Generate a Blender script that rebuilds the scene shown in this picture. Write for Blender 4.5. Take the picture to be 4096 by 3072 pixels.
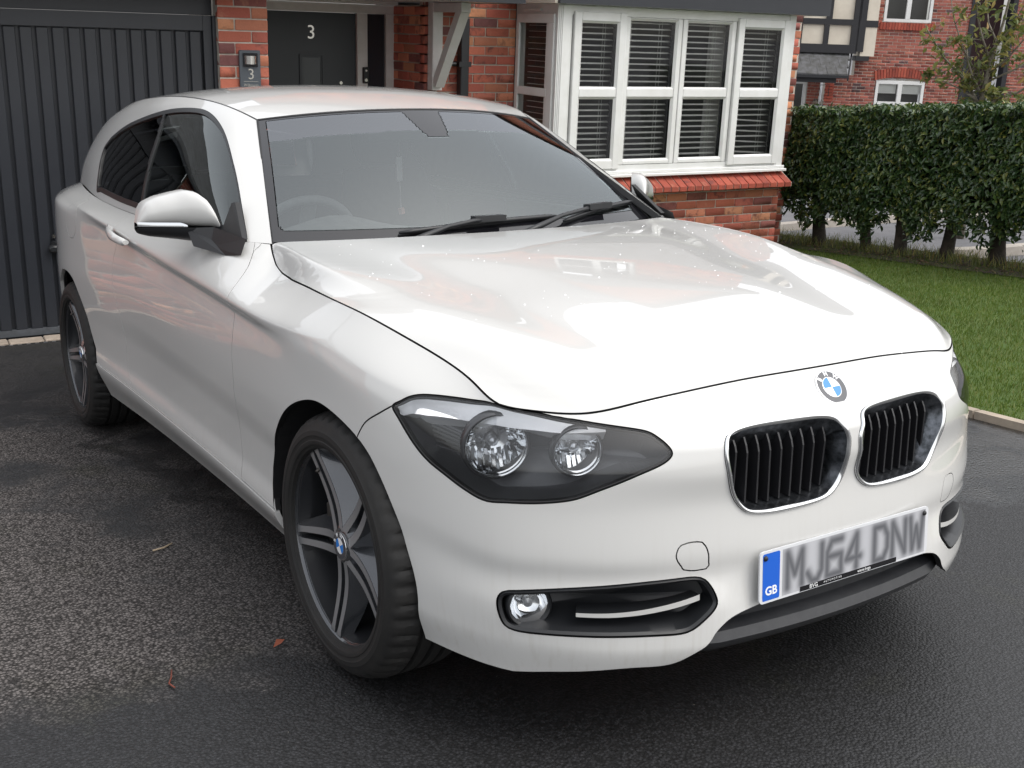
import bpy, bmesh, math, random
import numpy as np
from mathutils import Vector, Matrix, Euler
R_ = math.radians
scene = bpy.context.scene
for o in list(bpy.data.objects): bpy.data.objects.remove(o)

# ------------------------------------------------------------------ camera
CAM_LOC = Vector((-1.68402, -2.24753, 1.47890))
cam = bpy.data.cameras.new('camera'); cam.sensor_fit = 'HORIZONTAL'; cam.sensor_width = 36.0
cam.lens = 39.384; cam.clip_start = 0.05; cam.clip_end = 400
cam_ob = bpy.data.objects.new('camera', cam); scene.collection.objects.link(cam_ob)
cam_ob.matrix_world = Matrix(((0.869926, 0.120985, -0.478113, -1.684022), (-0.492015, 0.279586, -0.824471, -2.247529), (0.033925, 0.952467, 0.302746, 1.478896), (0, 0, 0, 1)))
scene.camera = cam_ob
# ------------------------------------------------------------------ light
world = bpy.data.worlds.new('World'); scene.world = world; world.use_nodes = True
wn = world.node_tree; wn.nodes.clear()
SUN_EL, SUN_AZ = R_(56), R_(140)      # azimuth: compass angle the light comes from
sky = wn.nodes.new('ShaderNodeTexSky'); sky.sky_type = 'NISHITA'; sky.sun_disc = False
sky.sun_elevation = SUN_EL; sky.sun_rotation = SUN_AZ; sky.air_density = 1.0; sky.dust_density = 6.0; sky.ozone_density = 0.6; sky.altitude = 50
hsv = wn.nodes.new('ShaderNodeHueSaturation'); hsv.inputs['Saturation'].default_value = 0.30; hsv.inputs['Value'].default_value = 2.2
bg = wn.nodes.new('ShaderNodeBackground'); bg.inputs['Strength'].default_value = 0.15
wo = wn.nodes.new('ShaderNodeOutputWorld')
gam = wn.nodes.new('ShaderNodeGamma'); gam.inputs[1].default_value = 0.5      # cloud cover evens the sky out
wn.links.new(sky.outputs[0], gam.inputs[0]); wn.links.new(gam.outputs[0], hsv.inputs['Color']); wn.links.new(hsv.outputs[0], bg.inputs['Color']); wn.links.new(bg.outputs[0], wo.inputs['Surface'])
sun = bpy.data.lights.new('sun', 'SUN'); sun.energy = 0.6; sun.angle = R_(30); sun.color = (1.0, 0.965, 0.91)
sun_ob = bpy.data.objects.new('sun', sun); scene.collection.objects.link(sun_ob)
_sd = Vector((math.sin(SUN_AZ) * math.cos(SUN_EL), math.cos(SUN_AZ) * math.cos(SUN_EL), math.sin(SUN_EL)))
sun_ob.rotation_euler = (-_sd).to_track_quat('-Z', 'Y').to_euler(); sun_ob.location = _sd * 30
scene.view_settings.view_transform = 'Standard'; scene.view_settings.look = 'None'
scene.view_settings.exposure = 1.12; scene.view_settings.gamma = 1.0; scene.view_settings.use_curve_mapping = False
scene.render.engine = 'CYCLES'
scene.cycles.max_bounces = 10; scene.cycles.transparent_max_bounces = 24

# ------------------------------------------------------------------ helpers
COL = scene.collection
def tag(o, label=None, cat=None, group=None, kind=None):
    if label: o['label'] = label
    if cat: o['category'] = cat
    if group: o['group'] = group
    if kind: o['kind'] = kind
    return o
def empty(name, loc=(0, 0, 0), label=None, cat=None, group=None, parent=None):
    o = bpy.data.objects.new(name, None); o.empty_display_size = .1; COL.objects.link(o); o.location = loc
    if parent: o.parent = parent
    return tag(o, label, cat, group)
def link(name, me, parent=None):
    o = bpy.data.objects.new(name, me); COL.objects.link(o)
    if parent is not None: o.parent = parent
    return o
def mesh(name, V, Fc, mat=None, smooth=False, normals=None, sharp=None):
    me = bpy.data.meshes.new(name)
    me.from_pydata([tuple(map(float, v)) for v in V], [], [tuple(map(int, f)) for f in Fc])
    if mat:
        for m in (mat if isinstance(mat, (list, tuple)) else [mat]): me.materials.append(m)
    if smooth and len(me.polygons): me.polygons.foreach_set('use_smooth', [True] * len(me.polygons))
    if normals is not None: me.normals_split_custom_set_from_vertices([tuple(n) for n in normals])
    if sharp is not None: me.set_sharp_from_angle(angle=R_(sharp))
    me.update(); return me
def part(name, V, Fc, mat, parent=None, smooth=False, normals=None, sharp=None):
    return link(name, mesh(name, V, Fc, mat, smooth, normals, sharp), parent)
class MB:
    """collects shapes into one mesh"""
    def __init__(s): s.V = []; s.F = []; s.M = []; s.mi = 0
    def add(s, V, Fc):
        n = len(s.V); s.V += [tuple(v) for v in V]; s.F += [tuple(i + n for i in f) for f in Fc]; s.M += [s.mi] * len(Fc); return s
    def box(s, lo, hi, bev=0):
        x0, y0, z0 = lo; x1, y1, z1 = hi
        if bev <= 0:
            return s.add([(x0,y0,z0),(x1,y0,z0),(x1,y1,z0),(x0,y1,z0),(x0,y0,z1),(x1,y0,z1),(x1,y1,z1),(x0,y1,z1)],
                  [(3,2,1,0),(4,5,6,7),(0,1,5,4),(1,2,6,5),(2,3,7,6),(3,0,4,7)])
        bm = bmesh.new(); bmesh.ops.create_cube(bm, size=1.0)
        for v in bm.verts: v.co = Vector(((x0+x1)/2 + v.co.x*(x1-x0), (y0+y1)/2 + v.co.y*(y1-y0), (z0+z1)/2 + v.co.z*(z1-z0)))
        bmesh.ops.bevel(bm, geom=list(bm.edges), offset=bev, segments=1, affect='EDGES', profile=.5)
        bm.verts.index_update(); s.add([v.co[:] for v in bm.verts], [[v.index for v in f.verts] for f in bm.faces]); bm.free(); return s
    def quad(s, a, b, c, d): return s.add([a, b, c, d], [(0, 1, 2, 3)])
    def tube(s, P, r, n=8, closed=False, caps=True):
        P = [Vector(p) for p in P]; k = len(P); V = []; Fc = []
        rr = r if isinstance(r, (list, tuple)) else [r] * k
        up = Vector((0, 0, 1)); T0 = None; X = None
        for i, p in enumerate(P):
            a = P[(i - 1) % k] if (closed or i > 0) else p; b = P[(i + 1) % k] if (closed or i < k - 1) else p
            t = (b - a).normalized()
            if X is None:
                X = t.cross(up) if abs(t.z) < .95 else t.cross(Vector((1, 0, 0)))
            X = (X - t * X.dot(t)).normalized(); Y = t.cross(X)
            for j in range(n):
                an = 2 * math.pi * j / n; V.append(p + (X * math.cos(an) + Y * math.sin(an)) * rr[i])
        for i in range(k if closed else k - 1):
            i2 = (i + 1) % k
            for j in range(n):
                j2 = (j + 1) % n; Fc.append((i*n+j, i*n+j2, i2*n+j2, i2*n+j))
        if caps and not closed: Fc.append(tuple(range(n))[::-1]); Fc.append(tuple((k-1)*n + j for j in range(n)))
        return s.add(V, Fc)
    def bar(s, a, b, w, h, up=(0, 0, 1)):
        a = Vector(a); b = Vector(b); t = (b - a).normalized(); u = Vector(up); x = t.cross(u).normalized(); u = x.cross(t)
        V = [p + x * (w/2*sx) + u * (h/2*su) for p in (a, b) for sx, su in ((-1,-1),(1,-1),(1,1),(-1,1))]
        return s.add(V, [(0,1,2,3),(7,6,5,4),(0,4,5,1),(1,5,6,2),(2,6,7,3),(3,7,4,0)])
    def build(s, name, mat, parent=None, smooth=False, sharp=None):
        me = mesh(name, s.V, s.F, mat, smooth, None, sharp)
        if any(s.M): me.polygons.foreach_set('material_index', s.M)
        return link(name, me, parent)
def lathe(prof, n=48, axis='y', cap=False):
    """prof: list of (radius, offset along axis)"""
    V = []; Fc = []; k = len(prof)
    for j in range(n):
        a = 2 * math.pi * j / n
        for r, h in prof:
            c, s = r * math.cos(a), r * math.sin(a)
            V.append((c, h, s) if axis == 'y' else ((h, c, s) if axis == 'x' else (c, s, h)))
    for j in range(n):
        j2 = (j + 1) % n
        for i in range(k - 1): Fc.append((j*k+i, j*k+i+1, j2*k+i+1, j2*k+i))
    if cap: Fc.append(tuple(j*k for j in range(n))); Fc.append(tuple(j*k+k-1 for j in range(n))[::-1])
    return V, Fc
def text_mesh(body, size, mat, name, parent, loc, xdir, ydir, depth=.0012, align='CENTER', bold=0.0, spacing=1.0):
    cu = bpy.data.curves.new(name, 'FONT'); cu.body = body; cu.size = size; cu.align_x = align; cu.align_y = 'CENTER'
    cu.extrude = depth / 2; cu.offset = bold; cu.space_character = spacing; cu.resolution_u = 3
    ob = bpy.data.objects.new(name + '_tmp', cu); COL.objects.link(ob)
    dg = bpy.context.evaluated_depsgraph_get(); me = bpy.data.meshes.new_from_object(ob.evaluated_get(dg)); me.name = name
    bpy.data.objects.remove(ob); me.materials.clear(); me.materials.append(mat)
    X = Vector(xdir).normalized(); Y = Vector(ydir); Y = (Y - X * Y.dot(X)).normalized(); Z = X.cross(Y)
    M = Matrix(((X.x, Y.x, Z.x, loc[0]), (X.y, Y.y, Z.y, loc[1]), (X.z, Y.z, Z.z, loc[2]), (0, 0, 0, 1)))
    me.transform(M); return link(name, me, parent)

# ------------------------------------------------------------------ materials
class NT:
    def __init__(s, name):
        s.m = bpy.data.materials.new(name); s.m.use_nodes = True; s.t = s.m.node_tree; s.t.nodes.clear()
        s.out = s.n('OutputMaterial')
    def n(s, ty, **kw):
        nd = s.t.nodes.new('ShaderNode' + ty)
        for k, v in kw.items(): setattr(nd, k, v)
        return nd
    def set(s, sock, v):
        if hasattr(v, 'is_output') or isinstance(v, bpy.types.NodeSocket): s.t.links.new(v, sock)
        elif isinstance(v, (tuple, list)) and len(v) == 3 and sock.type == 'RGBA': sock.default_value = (*v, 1)
        else: sock.default_value = v
    def math(s, op, a, b=None, c=None):
        nd = s.n('Math', operation=op)
        for i, x in enumerate((a, b, c)):
            if x is not None: s.set(nd.inputs[i], x)
        return nd.outputs[0]
    def mix(s, f, a, b, blend='MIX'):
        nd = s.n('Mix', data_type='RGBA', blend_type=blend)
        s.set(nd.inputs[0], f); s.set(nd.inputs[6], a); s.set(nd.inputs[7], b); return nd.outputs[2]
    def ramp(s, f, stops, interp='LINEAR'):
        nd = s.n('ValToRGB'); r = nd.color_ramp; r.interpolation = interp
        while len(r.elements) < len(stops): r.elements.new(.5)
        for e, (p, c) in zip(r.elements, stops): e.position = p; e.color = (*c, 1) if len(c) == 3 else c
        s.set(nd.inputs[0], f); return nd.outputs[0]
    def noise(s, scale, detail=3, rough=.5, vec=None, dist=0.0):
        nd = s.n('TexNoise'); nd.inputs['Scale'].default_value = scale; nd.inputs['Detail'].default_value = detail
        nd.inputs['Roughness'].default_value = rough; nd.inputs['Distortion'].default_value = dist
        if vec is not None: s.set(nd.inputs['Vector'], vec)
        return nd.outputs[0]
    def voro(s, scale, vec=None, feature='F1', out=0):
        nd = s.n('TexVoronoi', feature=feature); nd.inputs['Scale'].default_value = scale
        if vec is not None: s.set(nd.inputs['Vector'], vec)
        return nd.outputs[out]
    def coord(s, which='Object'): return s.n('TexCoord').outputs[which]
    def pos(s): return s.n('NewGeometry').outputs['Position']
    def bump(s, h, strength=.3, dist=.01):
        nd = s.n('Bump'); s.set(nd.inputs['Height'], h); nd.inputs['Strength'].default_value = strength; nd.inputs['Distance'].default_value = dist
        return nd.outputs[0]
    def bsdf(s, **kw):
        b = s.n('BsdfPrincipled')
        for k, v in kw.items(): s.set(b.inputs[k.replace('_', ' ')], v)
        s.t.links.new(b.outputs[0], s.out.inputs[0]); return b
def simple(name, col, rough=.5, metal=0.0, coat=0.0, **kw):
    t = NT(name); t.bsdf(Base_Color=col, Roughness=rough, Metallic=metal, Coat_Weight=coat, **kw); return t.m
def rough_mat(name, col, col2, scale, rough=.6, bump=.2, bscale=None, dist=.003, metal=0.0):
    t = NT(name); c = t.coord(); n = t.noise(scale, 5, .6, c)
    f = t.ramp(n, [(.35, (0, 0, 0)), (.65, (1, 1, 1))])
    b = t.bsdf(Base_Color=t.mix(f, col, col2), Roughness=rough, Metallic=metal)
    if bump: t.set(b.inputs['Normal'], t.bump(t.noise(bscale or scale * 6, 4, .6, c), bump, dist))
    return t.m
def glass_mat(name, tint, ior=1.5, rough=0.0, refl=1.0):
    t = NT(name); f = t.n('Fresnel'); f.inputs['IOR'].default_value = ior
    tr = t.n('BsdfTransparent'); t.set(tr.inputs[0], tint); gl = t.n('BsdfGlossy'); gl.inputs['Roughness'].default_value = rough; t.set(gl.inputs[0], refl if isinstance(refl, tuple) else (refl, refl, refl))
    mx = t.n('MixShader'); t.set(mx.inputs[0], f.outputs[0]); t.t.links.new(tr.outputs[0], mx.inputs[1]); t.t.links.new(gl.outputs[0], mx.inputs[2])
    t.t.links.new(mx.outputs[0], t.out.inputs[0]); return t.m
M = {}
def paint():
    t = NT('white_car_paint'); c = t.coord()
    dirt = t.noise(9, 6, .65, c); z = t.n('SeparateXYZ'); t.set(z.inputs[0], c)
    low = t.ramp(z.outputs[2], [(.18, (1, 1, 1)), (.52, (0, 0, 0))])
    sc = t.n('Mapping'); t.set(sc.inputs[0], c); sc.inputs['Scale'].default_value = (30, 30, 1.6)
    streak = t.noise(2.2, 4, .6, sc.outputs[0])
    f = t.math('MULTIPLY', t.math('MULTIPLY', low, t.ramp(streak, [(.50, (0, 0, 0)), (.85, (1, 1, 1))])), .42)
    speck = t.ramp(t.voro(46, c), [(.02, (1, 1, 1)), (.055, (0, 0, 0))])
    col = t.mix(f, (.56, .558, .545), (.36, .33, .28))
    col = t.mix(t.math('MULTIPLY', dirt, .05), col, (.5, .48, .44))
    b = t.bsdf(Base_Color=col, Roughness=t.math('ADD', .32, t.math('MULTIPLY', f, .4)), Coat_Weight=t.math('SUBTRACT', 1.0, t.math('MULTIPLY', f, .7)), Coat_Roughness=.015, Coat_IOR=1.5)
    t.set(b.inputs['Specular IOR Level'], .15); return t.m
M['paint'] = paint()
M['black_trim'] = simple('black_plastic', (.012, .013, .015), .42)
M['seal'] = simple('black_rubber', (.010, .010, .011), .55)
M['gloss_black'] = simple('gloss_black', (.006, .006, .008), .12)
M['liner'] = simple('dark_liner', (.006, .006, .007), .9)
M['chrome'] = simple('chrome', (.78, .79, .80), .10, 1.0)
M['dirty_chrome'] = rough_mat('dirty_chrome', (.16, .17, .19), (.05, .055, .06), 60, .28, .15, 140, .001, .9)
M['silver'] = simple('satin_silver', (.75, .75, .74), .25, .85)
M['tyre'] = rough_mat('tyre_rubber', (.0075, .0074, .0074), (.0125, .0118, .011), 16, .7, .2, 220, .001)
M['rim'] = simple('anthracite_rim', (.062, .066, .074), .24, .6, 1.0); M['barrel'] = simple('rim_barrel', (.022, .023, .026), .4, .3, .4)
M['rim_face'] = simple('machined_rim_face', (.60, .61, .62), .3, .35, .5)
M['brake'] = rough_mat('brake_steel', (.10, .095, .09), (.05, .045, .04), 30, .5, .1, 90, .001, .7)
M['glass'] = glass_mat('windscreen_glass', (.92, .96, .96), 2.3, 0, (.93, .99, 1.0))
M['tint_band'] = glass_mat('windscreen_tint', (.22, .22, .25), 2.75, 0, (.93, .96, 1.0))
M['side_glass'] = glass_mat('side_glass', (.46, .53, .52), 1.85, 0, (.9, .95, .95))
M['privacy_glass'] = glass_mat('tinted_glass', (.06, .065, .075), 1.55)
M['lens'] = glass_mat('lamp_lens', (.92, .93, .94), 1.62)
M['frit'] = simple('windscreen_black_band', (.008, .008, .010), .06, 0, .6)
M['lamp_dark'] = simple('lamp_housing', (.11, .113, .12), .34)
M['lamp_white'] = simple('lamp_brow', (.95, .95, .96), .30, .25)
M['reflector'] = simple('lamp_reflector', (.86, .87, .88), .06, 1.0)
M['dash'] = rough_mat('dash_plastic', (.13, .137, .14), (.16, .167, .17), 30, .7, .2, 300, .001)
M['seat'] = rough_mat('seat_cloth', (.020, .021, .024), (.032, .032, .035), 40, .9, .3, 500, .001)
M['blue'] = simple('roundel_blue', (.010, .19, .62), .2, 0, .8)
M['white'] = simple('roundel_white', (.82, .83, .84), .25, 0, .8)
M['badge_grey'] = simple('badge_ring', (.040, .042, .050), .3, 0, .8)
M['plate_white'] = simple('plate_white', (.60, .61, .63), .4)
M['plate_blue'] = simple('plate_blue', (.008, .10, .52), .4)

# ------------------------------------------------------------------ site materials
def brick_mat(name, stops, tscale=1.0):
    t = NT(name); oi = t.n('ObjectInfo').outputs['Random']; isl = t.n('NewGeometry').outputs['Random Per Island']
    r = t.math('FRACT', t.math('ADD', t.math('MULTIPLY', oi, 7.31), t.math('MULTIPLY', isl, 3.7)))
    base = t.ramp(r, stops, 'CONSTANT'); p = t.pos()
    hs = t.n('HueSaturation'); t.set(hs.inputs['Color'], base)
    t.set(hs.inputs['Value'], t.math('ADD', .80, t.math('MULTIPLY', t.math('FRACT', t.math('MULTIPLY', r, 23.7)), .42)))
    off = t.n('CombineXYZ'); t.set(off.inputs[0], t.math('MULTIPLY', r, 17.0)); t.set(off.inputs[1], t.math('MULTIPLY', r, 5.0)); va = t.n('VectorMath'); t.set(va.inputs[0], p); t.set(va.inputs[1], off.outputs[0])
    n1 = t.noise(13 * tscale, 5, .65, va.outputs[0], .6); n2 = t.noise(90 * tscale, 4, .7, va.outputs[0])
    burn = t.ramp(n1, [(.50, (0, 0, 0)), (.66, (1, 1, 1))]); pale = t.ramp(n1, [(.30, (1, 1, 1)), (.42, (0, 0, 0))])
    c = t.mix(t.math('MULTIPLY', burn, t.ramp(t.math('FRACT', t.math('MULTIPLY', r, 9.1)), [(.45, (0, 0, 0)), (.75, (.85, .85, .85))])), hs.outputs[0], (.105, .038, .036))
    c = t.mix(t.math('MULTIPLY', pale, .5), c, (.50, .23, .145))
    c = t.mix(t.math('MULTIPLY', n2, .35), c, (.12, .04, .03))
    b = t.bsdf(Base_Color=c, Roughness=.86)
    t.set(b.inputs['Normal'], t.bump(t.math('ADD', n2, t.math('MULTIPLY', n1, 1.5)), .55, .004)); return t.m
_st = [(0, (.40, .112, .070)), (.16, (.35, .090, .060)), (.32, (.46, .170, .098)), (.46, (.21, .070, .060)), (.54, (.42, .125, .076)), (.70, (.37, .100, .070)), (.80, (.53, .235, .125)), (.90, (.15, .060, .058)), (.95, (.38, .12, .08))]
M['brick'] = brick_mat('red_brick', [(p, tuple(min(1, v * 1.22) for v in c)) for p, c in _st])
M['far_brick'] = brick_mat('far_brick', [(0, (.34, .105, .075)), (.3, (.29, .085, .065)), (.55, (.37, .13, .09)), (.78, (.30, .10, .08)), (.88, (.10, .062, .066)), (.95, (.20, .075, .065))], .6)
M['sill_brick'] = brick_mat('sill_brick', [(0, (.36, .070, .042)), (.4, (.33, .062, .038)), (.7, (.39, .085, .05))])
M['mortar'] = rough_mat('mortar', (.50, .455, .395), (.40, .365, .315), 30, .95, .5, 160, .003)
M['upvc'] = rough_mat('white_upvc', (.72, .72, .71), (.66, .66, .64), 6, .32, 0)
M['cream_upvc'] = rough_mat('cream_board', (.70, .64, .54), (.64, .585, .49), 5, .45, .05, 40)
M['white_wood'] = rough_mat('white_painted_timber', (.62, .61, .60), (.55, .54, .52), 8, .5, .15, 60, .002)
M['navy'] = rough_mat('dark_grey_paint', (.0185, .021, .027), (.0215, .024, .030), 4, .42, .04, 500, .0005)
M['door_paint'] = rough_mat('front_door_paint', (.010, .0135, .021), (.012, .016, .024), 5, .38, .04, 300, .0005)
M['pane'] = glass_mat('window_pane', (.94, .96, .95), 1.50)
M['room'] = simple('room_dark', (.10, .098, .095), .9)
M['slat_white'] = simple('blind_slat', (.84, .83, .80), .5)
M['black_iron'] = simple('black_iron', (.010, .010, .012), .4)
M['pipe'] = simple('downpipe', (.012, .013, .016), .38)
M['steel'] = simple('brushed_steel', (.62, .60, .56), .24, 1.0)
M['slate'] = rough_mat('roof_tile', (.105, .105, .112), (.055, .055, .052), 7, .85, .4, 60, .004)
M['render'] = rough_mat('cream_render', (.66, .60, .50), (.58, .52, .43), 3, .9, .2, 60, .003)
M['beam'] = simple('black_timber', (.014, .014, .017), .6)
M['paver'] = rough_mat('buff_paver', (.36, .30, .245), (.26, .215, .175), 14, .9, .4, 90, .003)
M['drain'] = rough_mat('drain_channel', (.085, .092, .105), (.06, .065, .072), 20, .6, .2, 90, .001)
M['edging'] = rough_mat('concrete_edging', (.40, .335, .265), (.30, .255, .205), 9, .95, .5, 80, .003)
M['kerb'] = rough_mat('concrete_kerb', (.42, .385, .34), (.33, .30, .27), 6, .95, .4, 60, .003)
M['sign_grey'] = simple('sign_grey', (.060, .070, .083), .42)
def asphalt():
    t = NT('asphalt'); c = t.pos()
    big = t.noise(.95, 5, .62, c, .5); mid = t.noise(3.6, 5, .6, c, .4); moss = t.noise(1.7, 6, .7, c, .3)
    x = t.n('SeparateXYZ'); t.set(x.inputs[0], c)
    # the drive has dried only along the car's right-hand side; the rest is still damp
    side = t.math('SUBTRACT', 1.0, t.math('ABSOLUTE', t.math('MULTIPLY', t.math('ADD', x.outputs[0], 1.50), 1.10)))
    dryl = t.math('MINIMUM', t.math('ADD', .35, t.math('MULTIPLY', side, .9)), 1.0)
    y_ok = t.ramp(t.math('ADD', t.math('MULTIPLY', x.outputs[1], .45), t.math('MULTIPLY', .28, t.math('ADD', t.math('MULTIPLY', mid, 1.5), t.math('MULTIPLY', big, 1.2)))), [(.40, (0, 0, 0)), (.52, (1, 1, 1))])
    far_ok = t.ramp(t.math('DIVIDE', x.outputs[1], 5.0), [(.58, (1, 1, 1)), (.70, (.2, .2, .2))])
    dry = t.math('MULTIPLY', t.math('MULTIPLY', t.ramp(t.math('ADD', t.math('MULTIPLY', big, .65), t.math('MULTIPLY', mid, .35)), [(.40, (0, 0, 0)), (.49, (1, 1, 1))]), dryl), t.math('MULTIPLY', y_ok, far_ok))
    v = t.voro(135, c, 'F1', 0); vc = t.n('TexVoronoi'); vc.inputs['Scale'].default_value = 135; t.set(vc.inputs['Vector'], c)
    g = t.n('SeparateColor'); t.set(g.inputs[0], vc.outputs['Color'])
    stone = t.math('ADD', .45, t.math('MULTIPLY', g.outputs[0], 1.15))
    gap = t.ramp(v, [(.30, (1, 1, 1)), (.62, (.25, .25, .25))])
    wet = (.0165, .0168, .0185); dryc = (.115, .105, .101)
    col = t.mix(dry, wet, dryc)
    # damp drip line beside the car, wandering with the noise
    xl = t.math('ADD', -.60, t.math('MULTIPLY', x.outputs[1], -.145)); dl = t.math('ABSOLUTE', t.math('ADD', t.math('SUBTRACT', x.outputs[0], xl), t.math('MULTIPLY', t.math('SUBTRACT', mid, .5), .55)))
    drip = t.math('MULTIPLY', t.ramp(dl, [(.018, (1, 1, 1)), (.060, (0, 0, 0))]), t.math('MULTIPLY', t.ramp(t.math('DIVIDE', x.outputs[1], 5.0), [(.16, (0, 0, 0)), (.24, (1, 1, 1))]), t.ramp(t.math('DIVIDE', x.outputs[1], 5.0), [(.58, (1, 1, 1)), (.64, (0, 0, 0))])))
    col = t.mix(t.math('MULTIPLY', drip, .85), col, (.022, .021, .021))
    col = t.mix(t.math('MULTIPLY', t.ramp(moss, [(.57, (0, 0, 0)), (.68, (1, 1, 1))]), .45), col, (.030, .031, .015))
    mm = t.n('VectorMath', operation='MULTIPLY'); t.set(mm.inputs[0], col); cc = t.n('CombineXYZ'); k = t.math('MULTIPLY', stone, gap)
    for i in range(3): t.set(cc.inputs[i], k)
    t.set(mm.inputs[1], cc.outputs[0])
    spk = t.ramp(t.voro(31, c, 'F1', 0), [(.025, (1, 1, 1)), (.05, (0, 0, 0))])
    rareg = t.ramp(t.noise(11, 2, .5, c), [(.60, (0, 0, 0)), (.64, (1, 1, 1))])
    fin = t.mix(t.math('MULTIPLY', spk, rareg), mm.outputs[0], (.42, .39, .33))
    b = t.bsdf(Base_Color=fin, Roughness=t.math('ADD', .56, t.math('MULTIPLY', dry, .36)))
    t.set(b.inputs['Specular IOR Level'], t.math('ADD', .62, t.math('MULTIPLY', dry, -.4)))
    h = t.math('SUBTRACT', t.math('MULTIPLY', g.outputs[0], .6), t.math('MULTIPLY', v, 1.1))
    t.set(b.inputs['Normal'], t.bump(h, .34, .005)); return t.m
M['asphalt'] = asphalt()
M['road'] = rough_mat('road_asphalt', (.135, .135, .145), (.105, .105, .112), 3, .8, .4, 160, .004)
M['soil'] = rough_mat('soil', (.030, .022, .015), (.055, .043, .028), 10, .95, .8, 60, .01)
M['turf'] = rough_mat('turf', (.05, .095, .014), (.075, .11, .02), 6, .95, .8, 90, .01)
def leafmat(name, stops, rough=.45, trans=.25, coat=0.0):
    t = NT(name); isl = t.n('NewGeometry').outputs['Random Per Island']; c = t.ramp(isl, stops)
    n = t.noise(2.1, 3, .5, t.pos()); hs = t.n('HueSaturation'); t.set(hs.inputs['Color'], c); t.set(hs.inputs['Value'], t.math('ADD', .70, t.math('MULTIPLY', n, .6)))
    b = t.n('BsdfPrincipled'); t.set(b.inputs['Base Color'], hs.outputs[0]); b.inputs['Roughness'].default_value = rough; b.inputs['Coat Weight'].default_value = coat; b.inputs['Coat Roughness'].default_value = .3
    tr = t.n('BsdfTranslucent'); t.set(tr.inputs[0], hs.outputs[0]); mx = t.n('MixShader'); mx.inputs[0].default_value = trans
    t.t.links.new(b.outputs[0], mx.inputs[1]); t.t.links.new(tr.outputs[0], mx.inputs[2]); t.t.links.new(mx.outputs[0], t.out.inputs[0]); return t.m
M['laurel'] = leafmat('laurel_leaf', [(0, (.026, .056, .020)), (.35, (.038, .078, .026)), (.62, (.055, .102, .030)), (.84, (.085, .135, .034)), (.95, (.15, .18, .04)), (1, (.24, .235, .05))], .36, .22, .35)
M['grass'] = leafmat('grass_blade', [(0, (.066, .118, .014)), (.5, (.098, .158, .018)), (.85, (.140, .185, .030)), (1, (.20, .20, .07))], .55, .35)
M['tree_leaf'] = leafmat('young_leaf', [(0, (.085, .115, .03)), (.4, (.13, .165, .042)), (.75, (.21, .22, .06)), (.92, (.34, .29, .08)), (1, (.30, .17, .06))], .5, .35)
M['bark'] = rough_mat('bark', (.26, .235, .19), (.15, .135, .10), 22, .9, .6, 120, .006)
M['laurel_bark'] = rough_mat('laurel_bark', (.065, .052, .040), (.032, .027, .021), 14, .9, .7, 70, .01)

# ------------------------------------------------------------------ ground
def gz(x, y):
    """height of the falling driveway (it slopes down to the garage), level far away"""
    yy = max(-9.0, min(9.5, y)); z = -(.002646 * max(-9, min(12, x)) + .088275 * yy)
    if y > 3.0 and x < 2.4:
        t = min(1.0, (y - 3.0) / 2.42); z -= .105 * t * t * (1 if x < 2.2 else max(0, (2.4 - x) / .2))
    return z
def sheet(name, xs, ys, mat, dz=0.0, kind='structure'):
    V = [(x, y, gz(x, y) + dz) for y in ys for x in xs]; n = len(xs)
    o = part(name, V, [(j*n+i, j*n+i+1, (j+1)*n+i+1, (j+1)*n+i) for j in range(len(ys)-1) for i in range(n-1)], mat, None, True); o['kind'] = kind; return o
fr = lambda a, b, n: [a + (b - a) * i / n for i in range(n + 1)]
sheet('ground', [-150, -60, -30, -12] + fr(-9, 12, 12) + [20, 40, 90, 150], [-150, -60, -25] + fr(-9, 9.5, 14) + [20, 50, 100, 160], M['road'], -.012)
sheet('driveway', fr(-9, 2.1, 20) + [2.2, 2.3, 2.372], fr(-8.5, 2.8, 12) + fr(3.0, 5.46, 12), M['asphalt'])
sheet('lawn', fr(2.43, 6.62, 8), fr(-2, 6.38, 12), M['turf'], .010)
sheet('soil_bed', fr(6.30, 7.12, 4), fr(2.0, 8.4, 10), M['soil'], .022)
sheet('road', fr(7.35, 30, 10), fr(4.72, 7.55, 5), M['road'], -.004)
# timber/concrete edging between drive and lawn, cut in lengths
ed = empty('lawn_edging', (2.40, 0, 0), 'thin buff concrete edging between the tarmac drive and the lawn', 'edging')
for k in range(9):
    y0 = -2.0 + k * .915; m = MB(); a = (2.401, y0 + .004, gz(2.3, y0) - .02); b_ = (2.401, y0 + .909, gz(2.3, y0 + .909) - .02)
    m.bar((0, y0 + .004, a[2] + .01), (0, y0 + .909, b_[2] + .01), .048, .085); m.build('edging_length', M['edging'], ed)
for nm, lb, pts in (('road_kerb', 'pale kerb of the side road glimpsed under the right end of the laurel hedge', [(7.02, 4.78), (7.5, 4.66), (8.1, 4.63), (9.5, 4.63), (14, 4.63)]), ('road_kerb', 'pale far kerb of the side road seen between the laurel stems by the house', [(7.4, 7.62), (8.4, 7.72), (11, 7.8), (15, 7.8)])):
    m = MB()
    for a, b_ in zip(pts, pts[1:]): m.bar((a[0], a[1], gz(*a) + .02), (b_[0], b_[1], gz(*b_) + .02), .13, .12)
    tag(m.build(nm, M['kerb']), lb, 'kerb', 'kerbs of the side road')
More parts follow.
